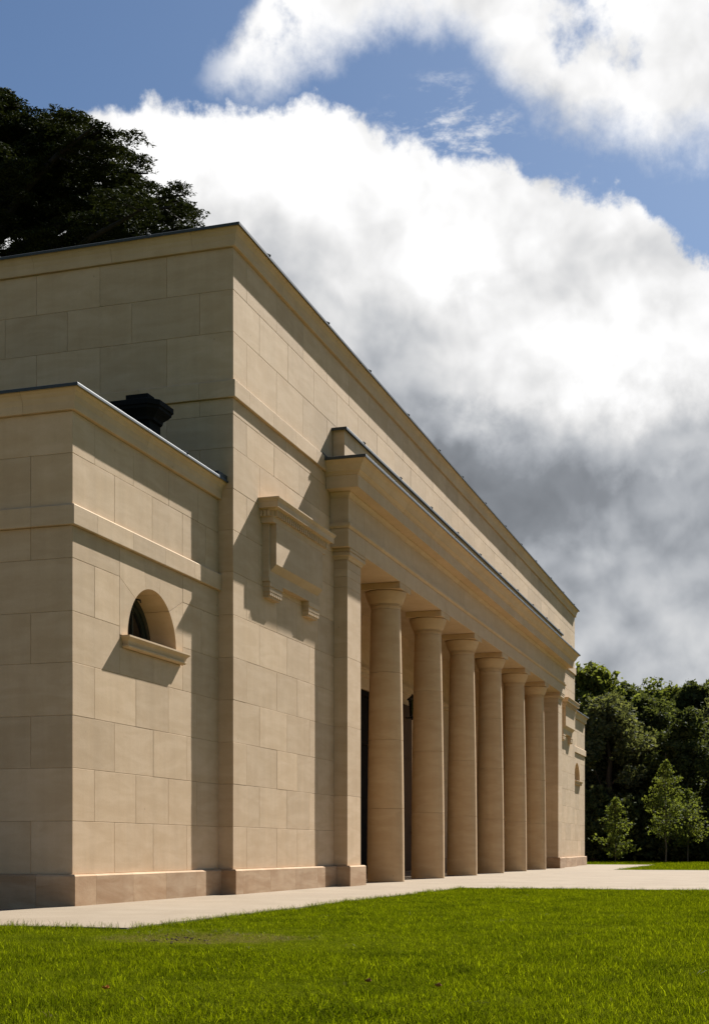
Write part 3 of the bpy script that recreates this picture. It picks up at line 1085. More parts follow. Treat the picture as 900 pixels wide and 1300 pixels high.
# ---- pilasters
def pilaster(x0, x1, inner):
    mb = MB()
    mb.box(x0 + I, x1 - I, PY + I, 0.3, -0.2, 5.7)
    p = mb.build('pilaster', M_MORTAR, bld)
    zs = [T_PL, 1.55, 2.735, 3.92, 5.12, 5.30, 5.44, 5.585]
    for a, b_ in zip(zs, zs[1:]):
        j = jit()
        block(p, x0, x1, PY + j, 0.245, a, b_, gx=(0, 0), gy=(0, 0))
    pl = [(d, z) for d, z in PLINTH]
    mb = MB()
    ya, yb = (-0.076, 0.56) if inner > 0 else (0.56, -0.076)
    pth = [(x0, ya), (x0, PY), (x1, PY), (x1, yb)]
    mb.seg(pth[0], pth[1], pl, 0, 1, True, False)
    mb.seg(pth[1], pth[2], pl, 1, 1, False, False)
    mb.seg(pth[2], pth[3], pl, 1, 0, False, True)
    mb.build('plinth_stone', M_PLINTH, p)
    CAPP = [(-0.15, 5.588), (0.012, 5.588), (0.018, 5.60), (0.035, 5.632), (0.062, 5.65), (0.066, 5.652), (0.066, 5.705), (0.052, 5.709), (0.052, 5.718), (0.072, 5.722), (0.072, 5.766), (-0.15, 5.766)]
    mb = MB()
    ya, yb = (-0.001, 0.5) if inner > 0 else (0.5, -0.001)
    pth = [(x0, ya), (x0, PY), (x1, PY), (x1, yb)]
    mb.seg(pth[0], pth[1], CAPP, 0, 1, True, False)
    mb.seg(pth[1], pth[2], CAPP, 1, 1, False, False)
    mb.seg(pth[2], pth[3], CAPP, 1, 0, False, True)
    mb.build('capital', M_STONE, p)
    return p


pilaster(PX0, PX1, 1)
pilaster(MR - PX1, MR - PX0, -1)

# stone lining of the far pier, facing the portico
lin = MB()
lin.box(MR - PX1 - 0.0 + 0.02, MR - PX1 + 0.1, 0.3, 2.9, -0.1, 6.7)
lin_o = lin.build('pier_lining', M_MORTAR, bld)
for k, (a, b_) in enumerate(zip(rows_lo[:-1], rows_lo[1:])):
    if a > 6.6:
        break
    ys = [0.24, 1.3, 2.3, 2.9] if k % 2 else [0.24, 0.8, 1.8, 2.9]
    side_course(lin_o, ys, MR - PX1, a, min(b_, 6.7), 0.15, M_STONE, 1)
run(lin_o, 'plinth_stone', [(MR - PX1, 2.9), (MR - PX1, 0.562)], PLINTH, 1.2, M_PLINTH)
lin = MB()
lin.box(PX1 - 0.1, PX1 - 0.02, 0.3, 2.9, -0.1, 6.7)
lin_n = lin.build('pier_lining', M_MORTAR, bld)
for k, (a, b_) in enumerate(zip(rows_lo[:-1], rows_lo[1:])):
    if a > 6.6:
        break
    ys = [0.24, 1.3, 2.3, 2.9] if k % 2 else [0.24, 0.8, 1.8, 2.9]
    side_course(lin_n, ys, PX1, a, min(b_, 6.7), 0.15, M_STONE, -1)

# ---- portico back wall, doors, ceiling
mb = MB()
DX0, DX1, DZ = 14.42, MR - 14.42, 4.68
mb.box(PX1, DX0, 2.8 + I, 3.36, -0.2, 6.9)
mb.box(DX1, MR - PX1, 2.8 + I, 3.36, -0.2, 6.9)
mb.box(DX0 - 0.01, DX1 + 0.01, 2.8 + I, 3.36, DZ, 6.9)
pw = mb.build('portico_wall', M_MORTAR, bld)
for k, (a, b_) in enumerate(zip(rows_lo[:-1], rows_lo[1:])):
    if a > 6.65:
        break
    b_ = min(b_, 6.7)
    f = 0.55 if k % 2 else 1.05
    if a < DZ:
        b2 = min(b_, DZ) if b_ > DZ and b_ - DZ < 0 else b_
        x1 = DX0
        front_course(pw, splits(PX1, DX0, f, 1.1), 2.8, a, b_)
        front_course(pw, [MR - x for x in reversed(splits(PX1, DX0, f, 1.1))], 2.8, a, b_)
        if b_ > DZ:
            front_course(pw, splits(DX0, DX1, f, 1.1), 2.8, DZ, b_)
    else:
        front_course(pw, splits(PX1, MR - PX1, f, 1.1), 2.8, a, b_)
run(pw, 'string_course_stone', [(PX1 + 0.05, 2.8), (MR - PX1 - 0.05, 2.8)], [(-0.1, 4.98), (0.03, 4.98), (0.05, 5.0), (0.05, 5.09), (0.085, 5.13), (0.10, 5.135), (0.10, 5.20), (-0.1, 5.21)], 1.2, M_STONE)
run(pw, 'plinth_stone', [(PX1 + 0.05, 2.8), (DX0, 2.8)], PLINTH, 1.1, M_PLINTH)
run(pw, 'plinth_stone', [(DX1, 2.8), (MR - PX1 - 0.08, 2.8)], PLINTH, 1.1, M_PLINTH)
dr = empty('entrance_door', (CXB, 3.0, 0), bld)
mb = MB()
mb.box(DX0, DX0 + 0.14, 2.86, 3.02, 0, DZ)
mb.box(DX1 - 0.14, DX1, 2.86, 3.02, 0, DZ)
mb.box(DX0 + 0.14, DX1 - 0.14, 2.86, 3.02, DZ - 0.14, DZ)
mb.box(DX0 + 0.14, DX1 - 0.14, 2.87, 3.01, 3.3, 3.42)
mb.build('frame', M_DARK, dr)
for s_ in (-1, 1):
    a, b_ = sorted((CXB + s_ * 0.01, CXB + s_ * (DX1 - CXB - 0.14)))
    mb = MB()
    mb.box(a, b_, 2.92, 2.99, 0.01, 3.3)
    for (z0, z1) in ((0.25, 1.1), (1.35, 3.05)):
        mb.box(a + 0.2, b_ - 0.2, 2.905, 2.93, z0, z1)
    mb.build('door_leaf', M_DARK, dr)
    mb = MB()
    mb.box(a + 0.05, b_ - 0.05, 2.94, 2.955, 3.42, DZ - 0.14)
    mb.build('pane', M_DARK, dr)
for a, b_ in ((DX1 + 0.04, DX1 + 1.72), (DX0 - 1.72, DX0 - 0.04)):       # outer leaves standing open, flat to the wall
    mb = MB()
    mb.box(a, b_, 2.69, 2.75, 0.03, 4.64)
    for (z0, z1) in ((0.25, 1.3), (1.55, 2.9), (3.15, 4.4)):
        mb.box(a + 0.2, b_ - 0.2, 2.675, 2.70, z0, z1)
    o = mb.build('door_leaf', M_TIMBER, dr)
    xh = b_ - 0.12 if a > CXB else a + 0.12
    mb = MB()
    mb.lathe([(0.02, 0.0), (0.02, 0.05), (0.045, 0.06), (0.05, 0.085), (0.03, 0.11)], 12)
    me = mb.mesh('handle', M_BLACK, (0, 0, 0), True)
    h_ = link('handle', me, (xh, 2.69, 1.1), o)
    h_.rotation_euler.x = R(90)
mb = MB()
mb.box(PX1 - 0.1, MR - PX1 + 0.1, 0.40, 2.95, 6.55, 6.75)
mb.build('portico_ceiling', M_STONE, bld)
for k, x in enumerate((13.4, 18.68)):
    lt = empty('wall_lantern', (x, 2.55, 3.5), bld)
    mb = MB()
    mb.lathe([(0.02, 4.74), (0.15, 4.75), (0.155, 4.78), (0.08, 4.84), (0.03, 4.88), (0.01, 4.92)], 8, (x, 2.48))
    mb.build('lantern_cap', M_BLACK, lt)
    mb = MB()
    mb.lathe([(0.07, 4.34), (0.11, 4.74)], 6, (x, 2.48))
    mb.build('lantern_glass', M_GLASS, lt)
    mb = MB()
    mb.lathe([(0.01, 4.20), (0.04, 4.23), (0.02, 4.27), (0.08, 4.31), (0.08, 4.35)], 8, (x, 2.48))
    mb.tube([(x, 2.48, 4.27), (x, 2.62, 4.26), (x, 2.79, 4.30)], [0.018] * 3, 8)
    mb.build('lantern_bracket', M_BLACK, lt)
mb = MB()
mb.lathe([(0.05, 6.38), (0.07, 6.42), (0.07, 6.55)], 12, (11.6, 1.3))
mb.build('ceiling_lamp', M_BLACK, bld)

# ---- columns
CY0, CDX, RB, RN = 0.08, 3.27, 0.365, 0.29
ZN, ZA0, ZA1 = 5.35, 5.645, 5.768
dz_ = [0.0, 1.42, 2.75, 4.06, ZN - 0.06]


def cr(z):
    t = z / ZN
    return RN + (RB - RN) * (1 - t ** 1.55)


def drum_mesh(z0, z1):
    mb = MB()
    c_ = 0.004
    prof = [(cr(z0) - c_, z0 + 0.002), (cr(z0 + c_), z0 + c_ + 0.002)]
    k = 5
    prof += [(cr(z0 + (z1 - z0) * i / k), z0 + (z1 - z0) * i / k) for i in range(1, k)]
    prof += [(cr(z1), z1 - c_ - 0.002), (cr(z1) - c_, z1 - 0.002)]
    mb.lathe(prof, 56)
    return mb.mesh('drum', M_COLUMN, (0, 0, z0), True)


drums = [drum_mesh(a, b_) for a, b_ in zip(dz_, dz_[1:])]
mb = MB()
mb.lathe([(cr(0) - 0.012, 0.01), (cr(3) - 0.012, 3.0), (RN - 0.012, ZN)], 40)
core_me = mb.mesh('column', M_MORTAR, (0, 0, 0), True)
mb = MB()
ZR = dz_[-1]
pr = [(cr(ZR) - 0.004, ZR + 0.002), (cr(ZR), ZR + 0.006), (RN, ZN - 0.012), (RN + 0.012, ZN - 0.010), (RN + 0.012, ZN + 0.004), (RN + 0.004, ZN + 0.006),
      (RN + 0.004, ZN + 0.014), (RN + 0.020, ZN + 0.016), (RN + 0.020, ZN + 0.028), (RN + 0.012, ZN + 0.030), (RN + 0.012, ZN + 0.037), (RN + 0.028, ZN + 0.040), (RN + 0.029, ZN + 0.052)]
ez0, ez1 = ZN + 0.054, ZA0 - 0.004
for i in range(9):
    t = i / 8
    pr.append((RN + 0.030 + (0.402 - RN - 0.030) * t ** 0.82, ez0 + (ez1 - ez0 - 0.03) * t))
pr += [(0.404, ez1 - 0.018), (0.396, ez1 - 0.004), (0.38, ez1)]
mb.lathe(pr, 56)
ech_me = mb.mesh('echinus', M_COLUMN, (0, 0, ZR), True)
pos = ['nearest column of the row, beside the near pilaster', 'second column from the near end', 'third column from the near end',
       'fourth column from the near end', 'fifth column from the near end', 'farthest column of the row']
for i in range(6):
    X = CXB + (i - 2.5) * CDX
    c_ = link('column', core_me, (X, CY0, 0), bld)
    for k, me in enumerate(drums):
        o = link('drum', me, (X, CY0, dz_[k]), c_)
        o.rotation_euler.z = random.uniform(0, 6.28)
    link('echinus', ech_me, (X, CY0, ZR), c_)
    link('abacus', bevel_box('abacus', 0.80, 0.80, ZA1 - ZA0, 0.004, M_COLUMN), (X, CY0, ZA0), c_)

# ---- entablature
EXR = MR - EX
mb = MB()
mb.box(EX + I, EXR - I, EY + I, 0.05, 5.79, 7.10)
mb.box(PX1 + 0.3, MR - PX1 - 0.3, EY + I, 0.48 - I, 5.79, 6.72)
ent = mb.build('entablature', M_MORTAR, bld)
cxs = [EX] + [CXB + (i - 2.5) * CDX for i in range(6)] + [EXR]
zb, zt, ztt, zf = 5.770, 6.080, 6.170, 6.600
for i in range(7):
    a, b_ = cxs[i], cxs[i + 1]
    y1 = 0.48
    if i == 0:          # the end stones return to the wall and stop at it outside the portico
        block(ent, a, PX1, EY, 0.0, zb, zt, gx=(0, 1), gy=(0, 1), material=M_TRIM, name='architrave_stone')
        block(ent, PX1, b_, EY, y1, zb, zt, gy=(0, 0), material=M_TRIM, name='architrave_stone')
    elif i == 6:
        block(ent, a, MR - PX1, EY, y1, zb, zt, gy=(0, 0), material=M_TRIM, name='architrave_stone')
        block(ent, MR - PX1, b_, EY, 0.0, zb, zt, gx=(1, 0), gy=(0, 1), material=M_TRIM, name='architrave_stone')
    else:
        block(ent, a, b_, EY, y1, zb, zt, gy=(0, 0), material=M_TRIM, name='architrave_stone')
TAE = [(-0.1, zt + 0.002), (0.012, zt + 0.002), (0.018, zt + 0.012), (0.038, zt + 0.03), (0.042, zt + 0.032), (0.042, ztt - 0.004), (-0.1, ztt - 0.002)]
run(ent, 'taenia_stone', [(EX, -0.001), (EX, EY), (EXR, EY), (EXR, -0.001)], TAE, 1.635, M_TRIM, corner=0.25)
fr_ = [EX + 0.9 + (EXR - EX - 1.8) * i / 14 for i in range(15)]
fr_ = [EX] + fr_ + [EXR]
for a, b_ in zip(fr_, fr_[1:]):
    block(ent, a, b_, EY, 0.0, ztt, zf + 0.1, gx=(0 if a == EX else 1, 0 if b_ == EXR else 1), gy=(0, 0), material=M_TRIM, name='frieze_stone')
PCOR = [(-0.1, zf), (0.012, zf), (0.02, zf + 0.03), (0.05, zf + 0.065), (0.056, zf + 0.07), (0.056, zf + 0.09), (0.235, zf + 0.112), (0.235, zf + 0.098), (0.25, zf + 0.098),
        (0.25, zf + 0.305), (0.268, zf + 0.312), (0.268, zf + 0.325), (0.285, zf + 0.345), (0.305, zf + 0.36), (0.312, zf + 0.365), (0.312, zf + 0.378),
        (0.325, zf + 0.40), (0.35, zf + 0.455), (0.385, zf + 0.50), (0.42, zf + 0.52), (0.425, zf + 0.525), (0.425, zf + 0.55), (-0.1, zf + 0.55)]
path = [(EX, -0.001), (EX, EY), (EXR, EY), (EXR, -0.001)]
run(ent, 'cornice_stone', path, PCOR, 1.09, M_TRIM, corner=0.31, m_ends=(0, 0))
zl = zf + 0.553
PLID = [(-0.1, zl), (0.438, zl), (0.441, zl - 0.028), (0.445, zl - 0.028), (0.445, zl + 0.010), (0.443, zl + 0.018), (0.437, zl + 0.024), (0.428, zl + 0.027), (-0.1, zl + 0.06)]
run(ent, 'lead_coping', path, PLID, 2.18, M_LEAD, corner=0.31, smooth=True)
for i in range(10):
    roll(ent, (EX + 1.4 + 2.3 * i, EY - 0.44), (EX + 1.4 + 2.3 * i, -0.2), zl + 0.04, 0.018)
# blocking course above
BX, BY = 4.36, -0.22
mb = MB()
mb.box(BX + I, MR - BX - I, BY + I, -0.001, 7.1, 7.78)
par = mb.build('parapet', M_MORTAR, bld)
pxs = [BX, BX + 0.6] + [BX + 0.6 + (MR - 2 * BX - 1.2) * i / 19 for i in range(1, 20)] + [MR - BX]
front_course(par, pxs, BY, zl + 0.04, 7.79, depth=0.205, first_gap=0, last_gap=0)
PCOP = [(-0.25, 7.793), (0.05, 7.793), (0.053, 7.765), (0.057, 7.765), (0.057, 7.800), (0.055, 7.809), (0.049, 7.816), (0.040, 7.819), (-0.215, 7.85)]
PCOP = [(max(d, -0.215), z) for d, z in PCOP]
run(par, 'lead_coping', [(BX, -0.002), (BX, BY), (MR - BX, BY), (MR - BX, -0.002)], PCOP, 2.3, M_LEAD, corner=0.21, smooth=True)
for i in range(10):
    roll(par, (BX + 1.0 + 2.4 * i, BY - 0.06), (BX + 1.0 + 2.4 * i, -0.02), 7.83, 0.02)
mb = MB()
mb.add([(EX - 0.43, -0.10, zl + 0.0), (EX - 0.43, -0.004, zl), (EX - 0.43, -0.004, zl + 0.12), (EX + 0.1, -0.10, zl + 0.05), (EX + 0.1, -0.004, zl + 0.05), (EX + 0.02, -0.004, zl + 0.11)],
       [(0, 1, 2), (3, 5, 4), (0, 2, 5, 3), (1, 4, 5, 2), (0, 3, 4, 1)])
mb.build('lead_flashing', M_LEAD, ent)


# ---- wall tablets either side of the portico
def tablet(xc, label):
    t = empty('wall_tablet', (xc, 0, 4.3), bld)
    t['label'] = label
    hw = 1.13
    mb = MB()
    mb.box(xc - hw, xc + hw, -0.10, 0.05, 4.62, 5.50)
    mb.box(xc - hw - 0.012, xc + hw + 0.012, -0.112, 0.05, 4.604, 4.66)
    mb.build('slab', M_STONE, t)
    mb = MB()
    x0, x1 = xc - hw + 0.075, xc + hw - 0.075
    # raised panel with a splayed foot
    mb.add([(x0, -0.07, 4.73), (x1, -0.07, 4.73), (x1, -0.19, 4.86), (x0, -0.19, 4.86), (x0, -0.19, 5.51), (x1, -0.19, 5.51), (x0, -0.07, 5.51), (x1, -0.07, 5.51)],
           [(0, 1, 2, 3), (3, 2, 5, 4), (4, 5, 7, 6), (0, 3, 4, 6), (1, 7, 5, 2), (0, 6, 7, 1)])
    mb.build('panel', M_STONE, t)
    TC = [(-0.05, 5.46), (0.195, 5.46), (0.195, 5.535), (0.20, 5.54), (0.20, 5.63), (0.235, 5.635), (0.245, 5.655), (0.29, 5.662), (0.29, 5.652), (0.305, 5.652), (0.305, 5.735), (0.312, 5.74), (0.315, 5.755), (0.33, 5.775), (0.335, 5.78),
          (0.335, 5.797), (-0.05, 5.83)]
    xa, xb = xc - 1.32 + 0.335, xc + 1.32 - 0.335
    mb = MB()
    mb.seg((xa, 0.03), (xa, 0.0), TC, 0, 1, True, False)
    mb.seg((xa, 0.0), (xb, 0.0), TC, 1, 1, False, False)
    mb.seg((xb, 0.0), (xb, 0.03), TC, 1, 0, False, True)
    mb.build('cornice', M_STONE, t)
    mb = MB()
    k = 26
    for i in range(k):
        x = xa - 0.18 + (xb - xa + 0.36) * (i + 0.5) / k
        mb.box(x - 0.022, x + 0.022, -0.245, -0.199, 5.545, 5.632)
    for i in range(3):
        y = -0.02 - i * 0.055
        mb.box(xa - 0.245, xa - 0.199, y - 0.022, y + 0.022, 5.545, 5.632)
    tag(mb.build('dentil_band', M_STONE, t), kind='stuff')
    for s_ in (-1, 1):
        x = xc + s_ * (hw - 0.275)
        mb = MB()
        mb.box(x - 0.265, x + 0.265, -0.118, 0.05, 4.53, 4.601)
        mb.box(x - 0.25, x + 0.25, -0.105, 0.05, 4.485, 4.532)
        mb.box(x - 0.26, x + 0.26, -0.112, 0.05, 4.455, 4.487)
        for i in range(6):
            mb.box(x - 0.245 + 0.084 * i, x - 0.245 + 0.066 + 0.084 * i, -0.108, 0.05, 4.40, 4.457)
        mb.box(x - 0.235, x + 0.235, -0.088, 0.05, 4.37, 4.45)
        mb.build('bracket', M_STONE, t)


tablet(2.25, 'blank carved tablet on the near bay')
tablet(MR - 2.25, 'blank carved tablet on the far bay')


# ================================================================== TREES
def leaf_mesh(name, centers, size, material, flat=0.0, jitter=0.5, aspect=0.6):
    """small leaf quads at the given points, randomly turned (flat = how much they lie level)"""
    c_ = np.asarray(centers, dtype=np.float64)
    n = len(c_)
    a = rng.normal(size=(n, 3))
    a[:, 2] *= (1 - flat)
    a /= np.linalg.norm(a, axis=1)[:, None]
    b_ = rng.normal(size=(n, 3))
    b_[:, 2] *= (1 - flat)
    b_ -= a * (a * b_).sum(1)[:, None]
    b_ /= np.linalg.norm(b_, axis=1)[:, None]
    s_ = size * rng.uniform(1 - jitter, 1 + jitter, n)[:, None]
    nn = np.cross(a, b_)
    A_, B_ = a * s_, b_ * s_ * aspect
    v = np.stack([c_ - A_, c_ + B_ + nn * s_ * 0.12, c_ + A_, c_ - B_ + nn * s_ * 0.12], 1).reshape(-1, 3)
    me = bpy.data.meshes.new(name)
    me.vertices.add(4 * n)
    me.vertices.foreach_set('co', v.ravel())
    me.loops.add(4 * n)
    me.loops.foreach_set('vertex_index', np.arange(4 * n))
    me.polygons.add(n)
    me.polygons.foreach_set('loop_start', np.arange(0, 4 * n, 4))
    me.materials.append(material)
    me.update(calc_edges=True)
    return me


def limb(mb, p0, p1, r0, r1, k=6, wob=0.08):
    p0, p1 = Vector(p0), Vector(p1)
    L = (p1 - p0).length
    pts, rad = [], []
    for i in range(k + 1):
        t = i / k
        p = p0.lerp(p1, t)
        if 0 < i < k:
            p += Vector((random.uniform(-1, 1), random.uniform(-1, 1), random.uniform(-0.6, 0.6))) * L * wob * 0.5
        pts.append(p)
        rad.append(r0 + (r1 - r0) * t)
    mb.tube(pts, rad, 7)
    return pts


def broadleaf(H, W, n_leaf, size, material, base=0.12, seed=0, clumps=46, droop=0.0):
    """trunk mesh and crown mesh of a full-grown broadleaf tree, base at the origin"""
    random.seed(seed)
    tr = MB()
    top = Vector((random.uniform(-.4, .4), random.uniform(-.4, .4), H * 0.82))
    limb(tr, (0, 0, -0.2), top, W * 0.055, 0.05, 8, 0.03)
    cen = []
    for i in range(clumps):
        t = random.random() ** 0.8
        z = H * (base + (0.97 - base) * t)
        env = math.sin(min(1.0, (1.02 - t) * 1.9) * math.pi / 2) * (0.72 + 0.28 * min(1, t * 4))
        a = random.uniform(0, 6.283)
        rad = W / 2 * env * random.uniform(0.35, 1.0)
        c_ = Vector((rad * math.cos(a), rad * math.sin(a), z))
        cs_ = random.uniform(0.11, 0.20) * W * (0.75 + 0.25 * env)
        cen.append((c_, cs_))
        if i % 3 == 0:
            zz = max(H * 0.08, z - rad * random.uniform(0.5, 0.9))
            limb(tr, (0, 0, zz), c_, 0.012 * H * (1 - t * 0.6), 0.02, 5, 0.12)
    w = np.array([s_ ** 2 for _, s_ in cen])
    cnt = (w / w.sum() * n_leaf).astype(int)
    pts = []
    for (c_, s_), k in zip(cen, cnt):
        d = rng.normal(size=(k, 3))
        d /= np.linalg.norm(d, axis=1)[:, None]
        # leaves gather towards the outside and the top of a clump
        rr = s_ * (0.45 + 0.6 * rng.random(k) ** 0.6)
        p = d * rr[:, None]
        p[:, 2] *= 0.72
        p += 0.22 * s_ * np.sin(p[:, [1, 2, 0]] * 5.0 / s_ + c_.x)
        pts.append(p + np.array(c_))
    pts = np.concatenate(pts)
    pts = pts[pts[:, 2] > 0.15]
    return tr.mesh('trunk', M_BARK, (0, 0, 0), True), leaf_mesh('crown', pts, size, material, 0.25)


def plant(name, meshes, loc, rot, sc, label, cat, group=None):
    r_ = empty(name, loc)
    r_.rotation_euler.z = rot
    r_.scale = (sc, sc, sc)
    tag(r_, label, cat, group)
    for nm, me in meshes:
        o = bpy.data.objects.new(nm, me)
        col.objects.link(o)
        o.parent = r_
    return r_


def at(px, depth, z=0.0):
    """ground point at a distance along the view, px = column of the photograph"""
    u = (px - 450) / 1731.0
    r_ = u * depth
    return (CAM[0] + sn * r_ + cs * depth, CAM[1] - cs * r_ + sn * depth, z)


kinds = []
for k, (mt, sd, cln, dz0) in enumerate(((M_WOOD_A, 11, 54, 0.10), (M_WOOD_B, 12, 60, 0.04), (M_WOOD_C, 13, 58, 0.05), (M_WOOD_A, 14, 46, 0.16), (M_WOOD_B, 15, 50, 0.03))):
    tm, cm = broadleaf(12.0, 8.6, 30000, 0.15, mt, dz0, sd, cln)
    kinds.append([('trunk', tm), ('crown', cm)])
G = 'woodland trees beyond the far lawn'
# (photo column, distance, height, kind, label)
wood = [
    (746, 78, 11.0, 0, 'bright green tree rising just past the end of the building'),
    (792, 84, 10.6, 1, 'dark rounded tree behind the smallest young tree'),
    (775, 73, 8.8, 2, 'grey green tree lower than its neighbours beside the building end'),
    (838, 88, 11.3, 3, 'lighter topped tree above the tallest young tree'),
    (820, 76, 9.0, 1, 'low dark tree behind the tall young tree'),
    (885, 82, 10.3, 4, 'dark tree with a ragged top right of the tallest young tree'),
    (918, 90, 11.8, 0, 'tall lit tree at the right edge of the wood'),
    (870, 72, 7.8, 4, 'shaded low tree behind the right young tree'),
]
lab = [w[4] for w in wood]
for (px, d, H, k, l_) in wood:
    plant('woodland_tree', kinds[k], at(px, d), random.uniform(0, 6.28), H / 12.0, l_, 'tree', G)
hid = [(700, 86, 10.5, 2), (948, 80, 11, 2), (985, 88, 12, 1), (760, 97, 11, 4), (815, 99, 11.2, 1), (865, 98, 11.2, 4), (910, 101, 12, 1), (745, 92, 9.5, 4)]
for (px, d, H, k) in hid:
    plant('woodland_tree', kinds[k], at(px, d), random.uniform(0, 6.28), H / 12.0, 'dark tree in the rear row of the wood, half hidden by the trees before it', 'tree', G)
# undergrowth at the wood's foot
us = []
for i in range(2):
    tm, cm = broadleaf(3.2, 4.4, 9000, 0.12, M_WOOD_B, 0.02, 30 + i, 26)
    us.append([('stem', tm), ('foliage', cm)])
for i, px in enumerate(range(735, 1000, 22)):
    plant('shrub', us[i % 2], at(px + random.uniform(-6, 6), random.uniform(69, 72)), random.uniform(0, 6.28), random.uniform(0.75, 1.25),
          'dark shrub in the undergrowth along the foot of the wood', 'shrub', 'shrubs along the foot of the wood')
# a wood farther off, closing the horizon
far = []
for i in range(5200):
    a = random.uniform(R(-62), R(70))
    d = random.uniform(112, 150)
    hh = 11.0 + 2.2 * mnoise.noise((a * 16, d * 0.04, 0)) + 1.2 * mnoise.noise((a * 60, 2, 0))
    far.append((CAM[0] + d * math.cos(TH - a), CAM[1] + d * math.sin(TH - a), hh * random.random() ** 0.7))
fm = leaf_mesh('distant_wood', np.repeat(np.array(far), 9, 0) + rng.normal(size=(len(far) * 9, 3)) * 0.9, 0.42, M_WOOD_B, 0.3)
tag(link('distant_wood', fm, (0, 0, 0)), 'distant wood closing the view behind the nearer trees', 'wood', kind='stuff')


# ---- small things lying in the near lawn
mb = MB()
for i in range(34):
    px, py = random.gauss(222, 17), random.gauss(1191, 2.6)
    d = 0.63 * 1731 / (py - 1078.2)
    x, y, _ = at(px, d)
    r_ = random.uniform(0.004, 0.013)
    k0 = len(mb.v)
    dirs = [(1, 0, 0), (0, 1, 0), (-1, 0, 0), (0, -1, 0), (0.2, 0.1, 0.8), (0, 0, -0.6)]
    mb.add([(x + dx_ * r_ * random.uniform(.7, 1.4), y + dy_ * r_ * random.uniform(.7, 1.4), 0.004 + dz2 * r_ * random.uniform(.7, 1.3)) for dx_, dy_, dz2 in dirs],
           [(0, 1, 4), (1, 2, 4), (2, 3, 4), (3, 0, 4), (1, 0, 5), (2, 1, 5), (3, 2, 5), (0, 3, 5)])
tag(mb.build('bare_soil', plain('dark soil', (0.075, 0.052, 0.028), 0.95, 0, 0.6, 60, 0.05), None), 'dark clods of bare soil in the worn patch of the near lawn', 'soil', kind='stuff')
for (px, py, c_, l_) in ((134, 1257, (0.55, 0.24, 0.04), 'small orange dead leaf lying in the grass at lower left'), (467, 1248, (0.26, 0.12, 0.05), 'curled brown dead leaf lying in the grass at lower centre'),
                         (556, 1254, (0.30, 0.15, 0.06), 'tiny brown dead leaf lying right of the curled one')):
    d = 0.60 * 1731 / (py - 1078.2)
    x, y, _ = at(px, d)
    mb = MB()
    n = 7
    top_, low_ = [], []
    for i in range(n):
        t = i / (n - 1)
        w_ = 0.016 * math.sin(math.pi * min(0.98, t + 0.02)) ** 0.8
        zc = 0.042 + 0.012 * (2 * t - 1) ** 2
        for s_ in (-1, 0, 1):
            top_.append((x + 0.05 * (t - 0.5), y + s_ * w_, zc + abs(s_) * 0.006))
    low_ = [(a, b_, c2 - 0.0012) for a, b_, c2 in top_]
    N_ = len(top_)
    fs = []
    for i in range(n - 1):
        for s_ in (0, 1):
            q = (3 * i + s_, 3 * i + 3 + s_, 3 * i + 4 + s_, 3 * i + 1 + s_)
            fs += [q, tuple(reversed([v + N_ for v in q]))]
    mb.add(top_ + low_, fs)
    tag(mb.build('fallen_leaf', plain('dead leaf', c_, 0.8, 0, 0.5, 80, 0.1), None, True, fixn=False), l_, 'leaf', 'dead leaves on the lawn')


# ---- young trees on the far lawn
def young(H, W, n_leaf, seed, base=0.22, lean=0.0, wob=0.16):
    random.seed(seed)
    tr = MB()
    limb(tr, (0, 0, -0.1), (lean, 0, H * 0.97), 0.030 * H / 4, 0.008, 7, 0.02)
    pts = []
    n_b = 40
    for i in range(n_b):
        t = (i + random.random()) / n_b
        z = H * (base + (0.97 - base) * t)
        rmax = W / 2 * (min(1.0, 0.55 + t * 2.2) * (1 - t ** 1.5) + 0.05) * random.uniform(0.45, 1.15)
        a = i * 2.4 + random.uniform(-0.5, 0.5)
        p0 = Vector((lean * z / H, 0, z * 0.93))
        p1 = p0 + Vector((math.cos(a) * rmax, math.sin(a) * rmax, rmax * random.uniform(0.15, 0.55)))
        limb(tr, p0, p1, 0.008 + 0.006 * (1 - t), 0.003, 3, 0.06)
        k = max(5, int(n_leaf / n_b * (0.35 + rmax / W * 2.2)))
        tt = rng.random(k) ** 0.55
        q = np.array(p0)[None] + (np.array(p1) - np.array(p0))[None] * tt[:, None] * 1.04
        q += rng.normal(size=(k, 3)) * np.array([0.10, 0.10, 0.07]) * (0.5 + rmax)
        pts.append(q)
    return [('trunk', tr.mesh('trunk', M_STAKE, (0, 0, 0), True)), ('crown', leaf_mesh('crown', np.concatenate(pts), 0.062, M_YOUNG, 0.2, 0.4, 0.75))]


GY = 'young trees planted on the far lawn'
plant('young_tree', young(5.3, 3.1, 3300, 41, 0.20), at(845, 64), 0.4, 1, 'tallest slender young tree with bright leaves on the far lawn', 'tree', GY)
plant('young_tree', young(3.9, 2.7, 2600, 47, 0.24), at(873, 66), 2.0, 1, 'bushy young tree close to the right of the tallest one', 'tree', GY)
plant('young_tree', young(3.3, 2.0, 2200, 43, 0.08), at(781, 63), 1.0, 1, 'smallest young tree, narrow and leafy to the ground, nearest the building', 'tree', GY)


